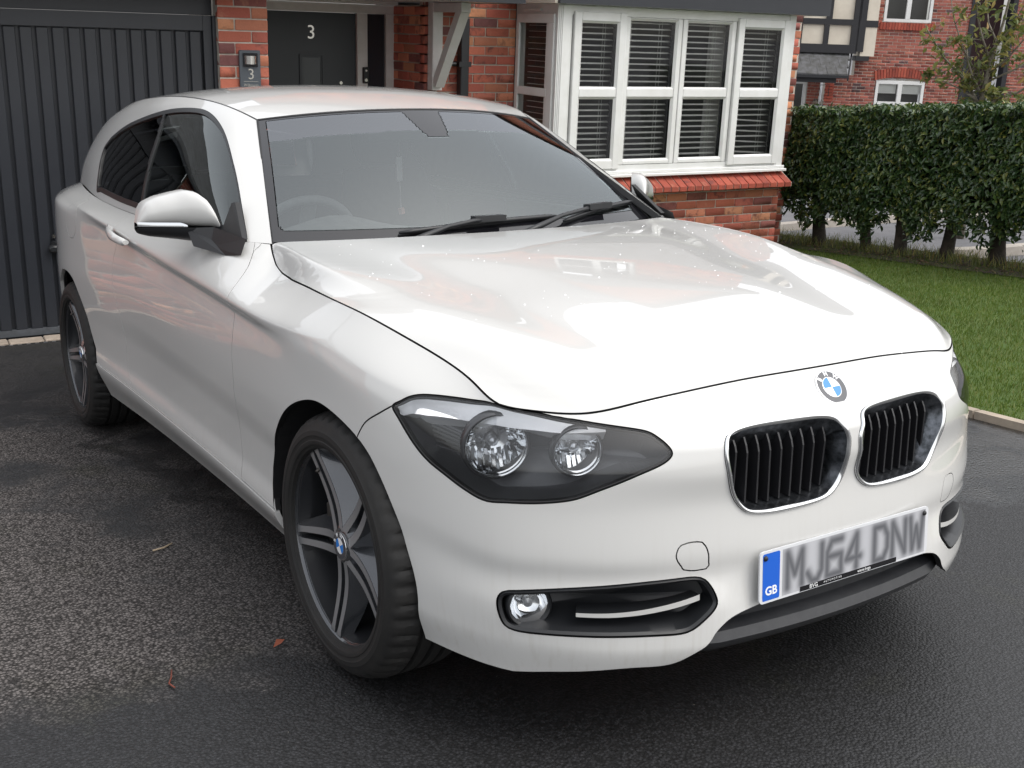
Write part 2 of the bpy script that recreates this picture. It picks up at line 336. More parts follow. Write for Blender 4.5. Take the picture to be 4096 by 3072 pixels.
# grass: blades as one mesh
rng = np.random.default_rng(7)
def blades(n, xr, yr, hmin, hmax, wdt, dens=None):
    x = rng.uniform(*xr, n); y = rng.uniform(*yr, n)
    h = rng.uniform(hmin, hmax, n); an = rng.uniform(0, 2*np.pi, n); ln = rng.uniform(.15, .85, n) * h; la = rng.uniform(0, 2*np.pi, n)
    z = -(.002646 * x + .088275 * y) + .008
    dx, dy = np.cos(an) * wdt, np.sin(an) * wdt; ox, oy = np.cos(la) * ln, np.sin(la) * ln
    A = np.stack([x - dx, y - dy, z], 1); B = np.stack([x + dx, y + dy, z], 1); C = np.stack([x + dx*.6 + ox*.45, y + dy*.6 + oy*.45, z + h*.62], 1); D = np.stack([x - dx*.6 + ox*.45, y - dy*.6 + oy*.45, z + h*.62], 1); E = np.stack([x + ox, y + oy, z + h], 1)
    V = np.stack([A, B, C, D, E], 1).reshape(-1, 3); i = np.arange(n) * 5
    return V, i
def fast_mesh(name, V, quads, tris, mat, smooth=False):
    me = bpy.data.meshes.new(name); nq, nt = len(quads), len(tris)
    me.vertices.add(len(V)); me.vertices.foreach_set('co', np.asarray(V, np.float32).ravel())
    li = np.concatenate([np.asarray(quads).ravel(), np.asarray(tris).ravel()]).astype(np.int32)
    me.loops.add(len(li)); me.loops.foreach_set('vertex_index', li); me.polygons.add(nq + nt)
    st = np.concatenate([np.arange(nq) * 4, nq * 4 + np.arange(nt) * 3]).astype(np.int32); me.polygons.foreach_set('loop_start', st)
    me.materials.append(mat); me.update(calc_edges=True); me.validate(); return me
V, i = blades(150000, (2.44, 6.7), (-.6, 6.3), .012, .036, .0022)
keep = None
g_ob = link('grass', fast_mesh('grass', V, np.stack([i, i+1, i+2, i+3], 1), np.stack([i+3, i+2, i+4], 1), M['grass'])); g_ob['kind'] = 'stuff'
V, i = blades(4200, (6.55, 7.1), (2.5, 8.2), .04, .14, .003)
w_ob = link('weeds', fast_mesh('weeds', V, np.stack([i, i+1, i+2, i+3], 1), np.stack([i+3, i+2, i+4], 1), M['tree_leaf'])); w_ob['kind'] = 'stuff'
# leaf litter in the bed and on the lawn
n = 900; x = rng.uniform(6.25, 7.1, n); y = rng.uniform(2.5, 8.2, n); s = rng.uniform(.012, .035, n); a = rng.uniform(0, 6.28, n); z = -(.002646*x + .088275*y) + .03 + rng.uniform(0, .015, n)
c, si = np.cos(a) * s, np.sin(a) * s; V = np.stack([np.stack([x - c, y - si, z], 1), np.stack([x + si*.4, y - c*.4, z + .006], 1), np.stack([x + c, y + si, z], 1), np.stack([x - si*.4, y + c*.4, z + .006], 1)], 1).reshape(-1, 3); i = np.arange(n) * 4
M['litter'] = leafmat('dead_leaf', [(0, (.05, .03, .018)), (.5, (.10, .06, .03)), (1, (.20, .14, .07))], .8, .1)
lo = link('leaf_litter', fast_mesh('leaf_litter', V, np.stack([i, i+1, i+2, i+3], 1), np.zeros((0, 3), int), M['litter'])); lo['kind'] = 'stuff'
def leaf_on_ground(x, y, s, a, col, label, nm='fallen_leaf', dz=.02):
    z = gz(x, y) + dz; m = MB(); c, si = math.cos(a) * s, math.sin(a) * s
    m.add([(x-c, y-si, z-.004), (x+si*.5, y-c*.5, z+.004), (x, y, z+.001), (x+c, y+si, z+.003), (x-si*.5, y+c*.5, z+.008)], [(0, 1, 2), (1, 3, 2), (3, 4, 2), (4, 0, 2)])
    return tag(m.build(nm, simple('leaf_' + str(len(bpy.data.materials)), col, .7), None, True), label, 'leaf')
leaf_on_ground(-.931, .164, .019, .4, (.22, .055, .025), 'small crumpled red-brown leaf on the tarmac beside the front tyre', dz=.008)
leaf_on_ground(4.02, 1.62, .045, 1.1, (.22, .14, .10), 'dry buff leaf lying farther out on the lawn near the frame edge')
leaf_on_ground(3.55, 1.95, .035, 2.3, (.26, .13, .06), 'curled brown leaf lying on the lawn beside the far headlamp')
leaf_on_ground(5.05, 2.35, .05, .2, (.25, .16, .14), 'large pinkish dry leaf in the middle of the lawn')
def twig(pts, r, col, label):
    m = MB(); m.tube([(x, y, gz(x, y) + .006) for x, y in pts], r, 5); return tag(m.build('twig', simple('twig_' + str(len(bpy.data.materials)), col, .8), None, True), label, 'twig')
twig([(-1.196, .161), (-1.205, .125), (-1.217, .096), (-1.210, .070)], .0022, (.15, .04, .025), 'thin bent red-brown twig on the dark wet tarmac')
twig([(-1.065, .966), (-1.03, .975), (-.999, .999)], .0028, (.42, .33, .23), 'pale straw-coloured twig on the dry tarmac patch')

# ------------------------------------------------------------------ brick walls
_bv = []
def brick_variant(k):
    r = random.Random(k); bm = bmesh.new(); bmesh.ops.create_cube(bm, size=1.0)
    bmesh.ops.bevel(bm, geom=list(bm.edges), offset=.035, segments=1, affect='EDGES')
    for v in bm.verts: v.co += Vector((r.uniform(-.010, .010), r.uniform(-.045, .045), r.uniform(-.028, .028)))
    me = bpy.data.meshes.new('brick'); bm.to_mesh(me); bm.free(); me.materials.append(M['brick']); return me
BV = [brick_variant(k) for k in range(8)]
BVF = []
for me in BV: f = me.copy(); f.materials.clear(); f.materials.append(M['far_brick']); BVF.append(f)
def bond(o, u, w, h, holes=(), course=.075, L=.225, joint=.010, phase=0, z0=None, depth=.05, proud=.008, half_ends=True):
    """stretcher bond on the rectangle o + u*s + z, s in 0..w; returns (centre, u, length, height)"""
    out = []; o = Vector(o); u = Vector(u).normalized(); n = Vector((u.y, -u.x, 0)); r = random.Random(int(abs(o.x * 131 + o.y * 37 + w * 11) * 10))
    k = 0; z = 0.0
    while z < h - .02:
        off = (-(L / 2) if (k + phase) % 2 else 0.0); s = off
        ch = min(course, h - z)
        while s < w - 1e-4:
            a, b = max(0, s), min(w, s + L - joint * 1.0)
            if w - b < joint * 1.5: b = w
            segs = [(a, b)]
            for (h0, h1, hz0, hz1) in holes:
                if z + ch - joint > hz0 + .005 and z < hz1 - .005:
                    ns = []
                    for (p, q) in segs:
                        if q <= h0 or p >= h1: ns.append((p, q)); continue
                        if p < h0 - .012: ns.append((p, h0 - .002))
                        if q > h1 + .012: ns.append((h1 + .002, q))
                    segs = ns
            for p, q in segs:
                if q - p > .018:
                    c = o + u * ((p + q) / 2) + Vector((0, 0, z + (ch - joint) / 2)) + n * (proud - depth / 2 + r.uniform(-.0025, .0025))
                    out.append((c, u, q - p, ch - joint, depth))
            s += L
        z += course; k += 1
    return out
def in_frame(p):
    q = cam_ob.matrix_world.inverted() @ Vector(p)
    if q.z > -.3: return 0
    f = 39.384 / 36.0; x = q.x / -q.z * f; y = q.y / -q.z * f
    return (1 if abs(x) < .53 and abs(y) < .40 else .0) * (1.0 / q.z ** 2)
def lay(bricks, parent, variants, nmax=300, name='brick', stuff='brickwork'):
    order = sorted(bricks, key=lambda b: -in_frame(b[0]) * b[2] * b[3])
    r = random.Random(len(bricks)); rest = []
    for i, (c, u, l, h, d) in enumerate(order):
        Mx = Matrix(((u.x * l, -u.y * d, 0, c.x), (u.y * l, u.x * d, 0, c.y), (0, 0, h, c.z), (0, 0, 0, 1)))
        if i < nmax and in_frame(c) > 0:
            o = bpy.data.objects.new(name, variants[r.randrange(8)]); COL.objects.link(o); o.parent = parent; o.matrix_basis = Mx
        else: rest.append((variants[r.randrange(8)], Mx))
    if rest:
        V = []; Q = []; Tr = []; off = 0
        for me, Mx in rest:
            co = np.empty(len(me.vertices) * 3); me.vertices.foreach_get('co', co); co = co.reshape(-1, 3); A = np.array(Mx); V.append(co @ A[:3, :3].T + A[:3, 3])
            for p in me.polygons:
                (Q if len(p.vertices) == 4 else Tr).append([x + off for x in p.vertices])
            off += len(co)
        o = link(stuff, fast_mesh(stuff, np.concatenate(V), np.array(Q).reshape(-1, 4), np.array(Tr).reshape(-1, 3), variants[0].materials[0]), parent); o['kind'] = 'stuff'
def wall_slab(o, u, w, h, holes, thick, mat, parent, name='mortar_wall'):
    """mortar wall behind the bricks, with real openings"""
    o = Vector(o); u = Vector(u).normalized(); n = Vector((u.y, -u.x, 0)); ss = sorted({0.0, w} | {min(max(x, 0), w) for hh in holes for x in hh[:2]}); zs = sorted({0.0, h} | {min(max(x, 0), h) for hh in holes for x in hh[2:]})
    m = MB()
    for a, b in zip(ss, ss[1:]):
        for c, d in zip(zs, zs[1:]):
            if any(hh[0] < (a+b)/2 < hh[1] and hh[2] < (c+d)/2 < hh[3] for hh in holes) or b - a < 1e-5 or d - c < 1e-5: continue
            P = [o + u*s + Vector((0, 0, z)) + n*t for t in (0, -thick) for s, z in ((a, c), (b, c), (b, d), (a, d))]
            m.add(P, [(0,1,2,3), (7,6,5,4), (0,4,5,1), (1,5,6,2), (2,6,7,3), (3,7,4,0)])
    return m.build(name, mat, parent)
GZ = -.62
house = empty('brick_house', (3.0, 6.4, GZ), 'red brick house with black front door, dark garage and white bay window behind the car', 'house')
HI = Matrix.Translation((-3.0, -6.4, -GZ))
def H(o): o.matrix_parent_inverse = Matrix(); o.location = o.location - Vector((3.0, 6.4, GZ)); return o
class HB(MB):
    def build(s, name, mat, parent=None, smooth=False, sharp=None):
        par = parent or house
        return H(MB.build(s, name, mat, par, smooth, sharp)) if par is house else MB.build(s, name, mat, par, smooth, sharp)
house_core = empty('house_core', parent=house); H(house_core); bpy.data.objects.remove(house_core)
house.location = (0, 0, 0)                        # parts are modelled in world coordinates
def H(o): return o
bricks = []
def wall(o, u, w, h, holes=(), phase=0, thick=.10, mort=True):
    bricks.extend(bond(o, u, w, h, holes, phase=phase))
    if mort: wall_slab(o, u, w, h, holes, thick, M['mortar'], house)
X_, Y_ = (1, 0, 0), (0, 1, 0)
wall((.416, 5.35, GZ), X_, .329, 2.34)                                                   # garage pier
wall((.750, 5.40, GZ), Y_, 1.63, 2.34, phase=1)                                         # garage flank
wall((2.395, 7.03, GZ), (0, -1, 0), .63, 2.25, phase=1)                                 # porch reveal
wall((2.395, 6.40, GZ), X_, .845, 2.62)                                                  # wall between porch and bay
wall((5.78, 6.40, GZ), X_, .69, 2.62, phase=1)                                            # strip right of the bay
wall((6.475, 6.41, GZ), Y_, 3.6, 4.2)                                                    # right gable end
wall((.75, 6.40, 2.0), X_, 5.72, 1.62, [(2.97, 4.02, .72, 1.66)])      # upper storey
bayb = (3.235, 5.745, GZ)
wall(bayb, X_, 2.545, .81)                                                                # bay plinth
wall((3.235, 6.38, GZ), (0, -1, 0), .62, .81, phase=1)
wall((-3.2, 5.35, GZ), X_, 1.1, 2.34)                                                    # pier left of the garage
lay(bricks, house, BV)
# front gable over the bay, main roof behind it
m = MB(); m.add([(3.25, 6.40, 3.62), (6.65, 6.40, 3.62), (4.95, 6.40, 5.25)], [(0, 1, 2)]); m.build('gable', M['brick'], house)
def slab(name, q, th=.12):
    m = MB(); P = list(q) + [(x, y, z - th) for x, y, z in q]; m.add(P, [(0,1,2,3), (7,6,5,4), (0,4,5,1), (1,5,6,2), (2,6,7,3), (3,7,4,0)]); return m.build(name, M['slate'], house)
slab('gable_roof', [(3.05, 6.22, 3.52), (4.95, 6.22, 5.38), (4.95, 8.6, 5.38), (3.05, 8.6, 3.52)]); slab('gable_roof', [(4.95, 6.22, 5.38), (6.82, 6.22, 3.52), (6.82, 8.6, 3.52), (4.95, 8.6, 5.38)])
slab('roof', [(.5, 6.12, 3.58), (6.75, 6.12, 3.58), (6.75, 10.0, 7.5), (.5, 10.0, 7.5)])
m = MB()                                                                                   # garage roof (mono pitch with eaves to the drive)
m.add([(-3.4, 5.02, 1.80), (.95, 5.02, 1.80), (.95, 8.5, 3.9), (-3.4, 8.5, 3.9), (-3.4, 5.02, 1.72), (.95, 5.02, 1.72), (.95, 8.5, 3.82), (-3.4, 8.5, 3.82)], [(0,1,2,3), (7,6,5,4), (0,4,5,1), (1,5,6,2), (2,6,7,3), (3,7,4,0)]); m.build('garage_roof', M['slate'], house)
m = MB(); m.box((-2.10, 5.47, 1.49), (.412, 5.60, 1.80)); m.build('garage_fascia', M['navy'], house)
m = MB(); m.box((-3.3, 5.06, 1.70), (.93, 5.34, 1.73)); m.box((-3.3, 5.03, 1.66), (.93, 5.06, 1.80)); m.build('eaves_board', M['navy'], house)
# upper window above the bay and small one (seen mirrored in the bonnet)
def casement(x0, x1, z0, z1, y, cols, nm='window', par=house, rows=(.5,)):
    f = MB(); t = .06
    f.box((x0, y-.03, z0), (x1, y+.05, z0+t)); f.box((x0, y-.03, z1-t), (x1, y+.05, z1)); f.box((x0, y-.03, z0+t), (x0+t, y+.05, z1-t)); f.box((x1-t, y-.03, z0+t), (x1, y+.05, z1-t))
    w = (x1 - x0) / cols
    for c in range(1, cols): f.box((x0 + w*c - .05, y-.034, z0+t), (x0 + w*c + .05, y+.046, z1-t))
    for r_ in rows:
        for c in range(cols): f.box((x0 + w*c + .055, y-.024, z0 + (z1-z0)*r_ - .018), (x0 + w*(c+1) - .055, y+.02, z0 + (z1-z0)*r_ + .018))
    wd = f.build(nm, M['upvc'], par)
    g = MB(); g.quad((x0+t, y+.012, z0+t), (x1-t, y+.012, z0+t), (x1-t, y+.012, z1-t), (x0+t, y+.012, z1-t)); g.build('pane', M['pane'], wd)
    b_ = MB(); b_.box((x0+.01, y+.3, z0+.01), (x1-.01, y+.32, z1-.01)); b_.build('window_back', M['room'], wd); return wd
casement(3.72, 4.77, 2.72, 3.66, 6.46, 2)

# ------------------------------------------------------------------ garage door (part of the house)
gd = MB(); YD = 5.44
gd.box((-2.10, YD-.02, 1.394), (.336, YD+.06, 1.488)); gd.box((.338, YD-.02, GZ+.07), (.392, YD+.06, 1.488)); gd.box((-2.16, YD-.02, GZ+.07), (-2.102, YD+.06, 1.488)); gd.box((.394, YD-.045, GZ+.07), (.4155, YD+.06, 1.488))
gdo = gd.build('garage_door', M['navy'], house)
m = MB(); m.box((-2.10, YD+.026, GZ+.05), (.336, YD+.05, 1.394)); m.build('door_sheet', M['navy'], gdo)
xs = .336 - .012; pw = .0935
pm = MB(); pm.box((-.0345, -.022, -.945), (.0345, .0, .945), .004); pme = mesh('plank', pm.V, pm.F, M['navy'])
k = 0
while xs - .069 > -2.09:
    o = link('plank', pme, gdo); o.location = (xs - .0345, YD + .022, (1.385 - .500) / 2); xs -= pw; k += 1
m = MB(); m.box((-2.10, YD-.008, -.545), (.336, YD+.03, -.502)); m.build('bottom_rail', M['drain'], gdo)
m = MB(); m.tube([(-.687, YD+.0, .100), (-.687, YD-.022, .100)], .012, 12); m.build('lock', M['steel'], gdo, True, 40)
m = MB(); m.box((-.725, YD-.05, -.005), (-.655, YD-.01, .045), .012); m.tube([(-.69, YD, .052), (-.69, YD-.035, .048)], .019, 10); m.build('door_handle', M['black_trim'], gdo, True, 40)
# threshold pavers and drain channel
th = empty('paver_threshold', (-.9, 5.36, -.55), 'row of buff block pavers at the foot of the garage door', 'paving'); pb = MB(); pb.box((-.104, -.055, -.03), (.104, .055, .03), .006); pme = mesh('paver', pb.V, pb.F, M['paver'])
for k in range(12):
    o = link('paver', pme, th); o.location = (-2.2 + k*.213 + .9, -.03 + (k % 3 - 1) * .002, -.022 + (k % 2) * .003)
dc = empty('drain_channel', (-.9, 5.22, -.55), 'grey slotted drain channel running along the garage threshold', 'drain')
m = MB(); m.box((-1.35, -.005, -.06), (1.30, .005 + .055, -.003)); m.box((-1.35, -.075, -.06), (1.30, -.0052, -.006)); m.build('channel_top', M['drain'], dc)
m = MB()
for k in range(52):
    for r_ in (0, 1): x = -1.33 + k*.051 + r_*.024; y = .026 - r_*.062; m.box((x, y, -.01), (x+.026, y+.018, .0008 if r_ == 0 else -.002))
sl = m.build('drain_slots', M['liner'] if 'liner' in M else M['black_iron'], dc); sl['kind'] = 'stuff'

# ------------------------------------------------------------------ porch and front door
DY = 7.035
fr_ = MB(); fr_.box((1.10, DY-.03, 1.552), (2.392, DY+.05, 1.625)); fr_.box((2.052, DY-.035, GZ+.1), (2.143, DY+.05, 1.551)); fr_.box((2.316, DY-.03, GZ+.1), (2.392, DY+.05, 1.551)); fr_.box((1.10, DY-.03, GZ+.1), (1.148, DY+.05, 1.551))
dfm = fr_.build('door_frame', M['white_wood'], house)
m = MB(); m.box((2.144, DY+.0, GZ+.12), (2.315, DY+.03, 1.551)); m.build('side_light', M['sidelight'] if 'sidelight' in M else M.setdefault('sidelight', simple('sidelight_glass', (.028, .031, .038), .12)), dfm)
d = MB(); d.box((1.15, DY+.0, GZ+.12), (2.05, DY+.045, 1.55)); fd = d.build('front_door', M['door_paint'], house)
d = MB(); x0, x1, z0, z1 = 1.548, 1.757, .62, 1.214
for i_, (a, y0) in enumerate(((0, -.012), (.014, -.006))):
    w_ = .012
    d.box((x0+a, DY+y0, z0+a), (x1-a, DY-.001, z0+a+w_)); d.box((x0+a, DY+y0, z1-a-w_), (x1-a, DY-.001, z1-a)); d.box((x0+a, DY+y0, z0+a+w_), (x0+a+w_, DY-.001, z1-a-w_)); d.box((x1-a-w_, DY+y0, z0+a+w_), (x1-a, DY-.001, z1-a-w_))
d.build('pane_moulding', M['door_paint'], fd)
d = MB(); d.box((x0+.027, DY-.003, z0+.027), (x1-.027, DY-.0005, z1-.027)); d.build('door_pane', M.setdefault('door_glass', simple('door_glass', (.045, .055, .052), .08, 0, .5)), fd)
text_mesh('3', .155, M['steel'], 'door_number', fd, (1.655, DY-.004, 1.385), X_, (0, 0, 1), .006)
d = MB(); d.tube([(1.911, DY, .985), (1.911, DY-.012, .985)], .014, 12); d.build('keyhole', M['steel'], fd, True, 40)
m = MB(); m.box((2.093, DY-.062, .986), (2.148, DY-.036, 1.118), .006); ic = m.build('door_bell', M['black_trim']); tag(ic, 'black video door bell on the white front door jamb', 'door bell')
m = MB(); m.tube([(2.12, DY-.064, 1.012), (2.12, DY-.0625, 1.012)], .014, 14); m.tube([(2.12, DY-.064, 1.090), (2.12, DY-.0625, 1.090)], .009, 12); m.build('bell_button', M['steel'], ic, True, 40)
# canopy over the porch
m = MB(); m.box((.752, 5.42, 1.655), (2.70, 7.03, 1.68)); m.box((.752, DY-.10, 1.627), (2.394, DY-.035, 1.655)); m.build('porch_soffit', M['white_wood'], house)
m = MB(); m.box((.752, 5.36, 1.652), (2.73, 5.419, 1.80)); m.box((2.701, 5.42, 1.652), (2.73, 6.39, 1.80)); m.build('porch_fascia', M['navy'], house)
m = MB(); m.add([(.75, 5.3, 1.80), (2.8, 5.3, 1.80), (2.8, 6.38, 2.3), (.75, 6.38, 2.3), (.75, 5.3, 1.76), (2.8, 5.3, 1.76), (2.8, 6.38, 2.26), (.75, 6.38, 2.26)], [(0,1,2,3), (7,6,5,4), (0,4,5,1), (1,5,6,2), (2,6,7,3), (3,7,4,0)]); m.build('porch_roof', M['slate'], house)
gb = MB(); gb.box((2.415, 6.29, .97), (2.505, 6.385, 1.655), .004); gbo = gb.build('porch_bracket', M['white_wood'], house)
m = MB(); m.box((2.418, 5.80, 1.580), (2.502, 6.29, 1.652), .004); m.build('bracket_beam', M['white_wood'], gbo)
m = MB(); m.bar((2.46, 6.275, 1.02), (2.46, 5.845, 1.60), .078, .078, (0, .8, .6)); m.build('bracket_strut', M['white_wood'], gbo)
# downpipe
m = MB(); m.box((2.672, 6.285, GZ+.05), (2.748, 6.36, 1.545), .006); pp = m.build('downpipe', M['pipe'], house)
m = MB(); m.tube([(2.71, 6.322, 1.53), (2.70, 6.30, 1.60), (2.62, 6.10, 1.66)], .038, 10); m.build('pipe_elbow', M['pipe'], pp, True, 40)
m = MB(); m.box((2.655, 6.28, 1.16), (2.765, 6.389, 1.20)); m.tube([(2.645, 6.33, 1.18), (2.60, 6.33, 1.18)], .018, 10); m.build('pipe_clip', M['pipe'], pp)
# number sign with lamp on the pier
sg = MB(); sg.box((.541, 5.322, .985), (.684, 5.337, 1.280), .003); sgo = sg.build('house_sign', M['sign_grey']); tag(sgo, 'slate grey house number sign with a steel lamp on the brick pier', 'sign')
m = MB(); K = 12; V = []
for i in range(K + 1):
    a = math.pi * i / K; x = .570 + .088 * i / K; y = 5.321 - .045 * math.sin(a) ** .8
    V += [(x, y, 1.192), (x, y, 1.245)]
m.add(V, [(2*i, 2*i+2, 2*i+3, 2*i+1) for i in range(K)]); m.build('lamp_cover', M['steel'], sgo, True)
m = MB(); m.box((.566, 5.312, 1.175), (.662, 5.3215, 1.262)); m.build('lamp_box', M['gloss_black'], sgo)
text_mesh('3', .098, M['steel'], 'sign_number', sgo, (.617, 5.3212, 1.124), X_, (0, 0, 1), .0025)
m = MB(); m.box((.566, 5.3205, 1.0785), (.664, 5.3218, 1.081)); m.build('sign_rule', M['steel'], sgo)
text_mesh('Wilkinson', .0245, M['steel'], 'sign_lettering', sgo, (.615, 5.3212, 1.056), X_, (0, 0, 1), .002)

# ------------------------------------------------------------------ bay window (part of the house)
BY = 5.72; BX0, BX1 = 3.245, 5.76
bw = MB()
bw.box((BX0, BY, .345), (BX0+.13, BY+.13, 1.672))                               # corner post
for k_ in range(4): bw.box((BX0-.006+.012*k_, BY-.006*(k_+1)+.004, .36), (BX0+.035+.022*k_, BY+.02, 1.668))
bw.box((BX1-.075, BY, .345), (BX1, BY+.13, 1.672)); bw.box((BX0+.131, BY+.004, 1.60), (BX1-.076, BY+.09, 1.670)); bw.box((BX0+.131, BY+.003, .345), (BX1-.076, BY+.09, .392))
bay = bw.build('bay_window', M['upvc'], house)
m = MB(); m.box((BX0-.03, BY-.045, .292), (BX1+.03, BY+.12, .318), .005); m.box((BX0-.02, BY-.02, .3185), (BX1+.02, BY+.12, .3445), .004); m.build('window_board', M['upvc'], bay)
cols = [(3.385, 3.90, True), (3.90, 4.495, False), (4.495, 5.085, False), (5.085, 5.685, True)]
ZT, ZB, TR0, TR1 = 1.598, .394, .956, 1.024
for (a, b_, sash) in cols:
    f = MB(); t = .072 if sash else .052; y0 = BY - (.022 if sash else -.004); y1 = BY + .07
    zt, zb = ZT + (.028 if sash else 0), ZB - (.03 if sash else 0)
    f.box((a+.004, y0, zb), (a+t, y1, zt), .004); f.box((b_-t, y0, zb), (b_-.004, y1, zt), .004); f.box((a+t, y0+.0015, zt-(t if sash else .012)), (b_-t, y1, zt-.0015), .004); f.box((a+t, y0+.0015, zb+.0015), (b_-t, y1, zb+(t if sash else .03)), .004)
    f.box((a+t, y0+.0015, TR0), (b_-t, y1, TR1), .006)
    # glazing beads, sloping towards the glass
    so = f.build('window_sash' if sash else 'window_light', M['upvc'], bay)
    zt2, zb2 = zt - (t if sash else .012), zb + (t if sash else .03)
    for (z0, z1, nm) in ((TR1, zt2, 'upper'), (zb2, TR0, 'lower')):
        q = MB(); B = .016; gy = y0 + .020
        o4 = [(a+t, z0), (b_-t, z0), (b_-t, z1), (a+t, z1)]; i4 = [(a+t+B, z0+B), (b_-t-B, z0+B), (b_-t-B, z1-B), (a+t+B, z1-B)]
        q.add([(x, y0+.003, z) for x, z in o4] + [(x, gy, z) for x, z in i4], [(i, (i+1) % 4, 4+(i+1) % 4, 4+i) for i in range(4)]); q.build('glazing_bead', M['upvc'], so)
        q = MB(); q.quad(*[(x, gy+.001, z) for x, z in i4]); q.build('pane', M['pane'], so)
        q = MB(); q.box((b_-t-B-.016, gy+.004, z0+B), (b_-t-B, gy+.03, z1-B)); q.build('spacer_bar', M['gloss_black'], so)
# left flank of the bay
f = MB(); FX = 3.245
f.box((FX, 5.851, .345), (FX+.06, 5.90, 1.55)); f.box((FX, 6.335, .345), (FX+.06, 6.395, 1.672)); f.box((FX, 5.851, 1.551), (FX+.06, 6.334, 1.672)); f.box((FX, 5.90, .345), (FX+.06, 6.334, .43)); f.box((FX, 5.90, .945), (FX+.06, 6.334, 1.010))
f.box((FX-.018, 5.76, 1.525), (FX, 6.36, 1.60), .004); f.box((FX-.018, 5.76, .36), (FX, 5.845, 1.525), .004); f.box((FX-.018, 6.315, .36), (FX, 6.36, 1.525), .004); f.box((FX-.018, 5.845, .948), (FX, 6.315, 1.012), .004)
fl = f.build('flank_window', M['upvc'], bay)
m = MB(); m.quad((FX+.012, 6.334, .43), (FX+.012, 5.90, .43), (FX+.012, 5.90, .945), (FX+.012, 6.334, .945)); m.build('pane', M['pane'], fl)
m = MB(); m.quad((FX+.012, 6.334, 1.01), (FX+.012, 5.90, 1.01), (FX+.012, 5.90, 1.551), (FX+.012, 6.334, 1.551)); m.build('pane', M['pane'], fl)
m = MB(); m.box((FX-.016, 5.98, 1.618), (FX-.001, 6.26, 1.640), .003); m.build('trickle_vent', M['upvc'], fl)
# fascias and bay roof
m = MB(); m.box((BX0-.075, 5.585, 1.676), (BX1+.27, 5.62, 1.90)); m.build('bay_fascia', M['navy'], bay)
m = MB(); m.box((BX0-.10, 5.621, 1.676), (BX0-.075, 6.39, 1.90)); m.build('flank_fascia', M['cream_upvc'], bay)
m = MB(); m.box((BX0-.074, 5.621, 1.674), (BX1+.26, 6.39, 1.692)); m.build('bay_soffit', M['upvc'], bay)
m = MB(); m.add([(BX0-.16, 5.53, 1.905), (BX1+.32, 5.53, 1.905), (BX1, 6.39, 2.55), (BX0+.2, 6.39, 2.55), (BX0-.16, 6.39, 1.905), (BX1+.32, 6.39, 1.905)], [(0, 1, 2, 3), (4, 0, 3), (1, 5, 2), (0, 4, 5, 1)]); m.build('bay_roof', M['slate'], bay)
# sloping brick-on-edge sill: one brick each
sb = MB(); sb.add([(-.039, -.085, -.030), (.039, -.085, -.030), (.039, .075, -.030), (-.039, .075, -.030), (-.039, -.085, .0135), (.039, -.085, .0135), (.039, .075, .098), (-.039, .075, .098)], [(3,2,1,0), (4,5,6,7), (0,1,5,4), (1,2,6,5), (2,3,7,6), (3,0,4,7)])
sme = mesh('sill_brick', sb.V, sb.F, M['sill_brick']); bev = bmesh.new(); bev.from_mesh(sme); bmesh.ops.bevel(bev, geom=list(bev.edges), offset=.003, segments=1, affect='EDGES'); bev.to_mesh(sme); bev.free()
r_ = random.Random(3); k = 0; x = BX0 - .055
while x < BX1 + .045:
    o = link('sill_brick', sme, house); o.location = (x + .039, 5.685 + r_.uniform(-.002, .002), .190 + r_.uniform(-.0015, .0015)); o.rotation_euler = (0, r_.uniform(-.01, .01), 0); x += .0872
m = MB(); m.add([(BX0-.05, 5.61, .163), (BX1+.05, 5.61, .163), (BX1+.05, 5.76, .163), (BX0-.05, 5.76, .163), (BX0-.05, 5.61, .197), (BX1+.05, 5.61, .197), (BX1+.05, 5.76, .282), (BX0-.05, 5.76, .282)], [(3,2,1,0), (4,5,6,7), (0,1,5,4), (1,2,6,5), (2,3,7,6), (3,0,4,7)]); m.build('sill_mortar', M['mortar'], house)
# room behind the glass and venetian blinds
m = MB(); m.add([(FX+.07, 5.80, .30), (BX1-.08, 5.80, .30), (BX1-.08, 9.6, .30), (FX+.07, 9.6, .30), (FX+.07, 5.80, 1.70), (BX1-.08, 5.80, 1.70), (BX1-.08, 9.6, 1.70), (FX+.07, 9.6, 1.70)], [(0, 1, 2, 3), (7, 6, 5, 4), (1, 2, 6, 5), (2, 3, 7, 6)]); m.build('room_shell', M['room'], house)
m = MB(); m.box((5.0, 5.96, .36), (5.30, 6.0, 1.64)); 
cu_ob = m.build('curtain', simple('curtain', (.42, .41, .40), .9)); tag(cu_ob, 'pale grey curtain hanging inside the bay between the third and fourth lights', 'curtain')
sm = {}
names = ['leftmost light', 'second light', 'third light', 'rightmost light']
for (a, b_, s_), nm in zip(cols, names):
    bl = empty('venetian_blind', ((a+b_)/2, BY+.115, 1.60), 'white venetian blind in the %s of the bay window front' % nm, 'blind', 'venetian blinds in the bay window')
    w = b_ - a - .10; q = MB(); q.box((-w/2, -.0125, -.0014), (w/2, .0125, .0014)); sme = mesh('blind_slat', [(x, y*math.cos(.36), z + y*math.sin(.36)) for x, y, z in q.V], q.F, M['slat_white'])
    for k in range(25):
        o = link('blind_slat', sme, bl); o.location = (0, 0, -.045 - k * .0475); o.rotation_euler = (0, r_.uniform(-.004, .004) + (.05 if (nm == names[3] and k > 15 and k % 2) else 0), 0)
    q = MB()
    for t in (-.34, .24, .30): q.tube([(w*t, -.014, 0), (w*t, -.014, -1.19)], .0012, 4)
    q.build('blind_cord', M['slat_white'], bl); q = MB(); q.box((-w/2, -.02, -.02), (w/2, .02, .015)); q.build('head_rail', M['slat_white'], bl)
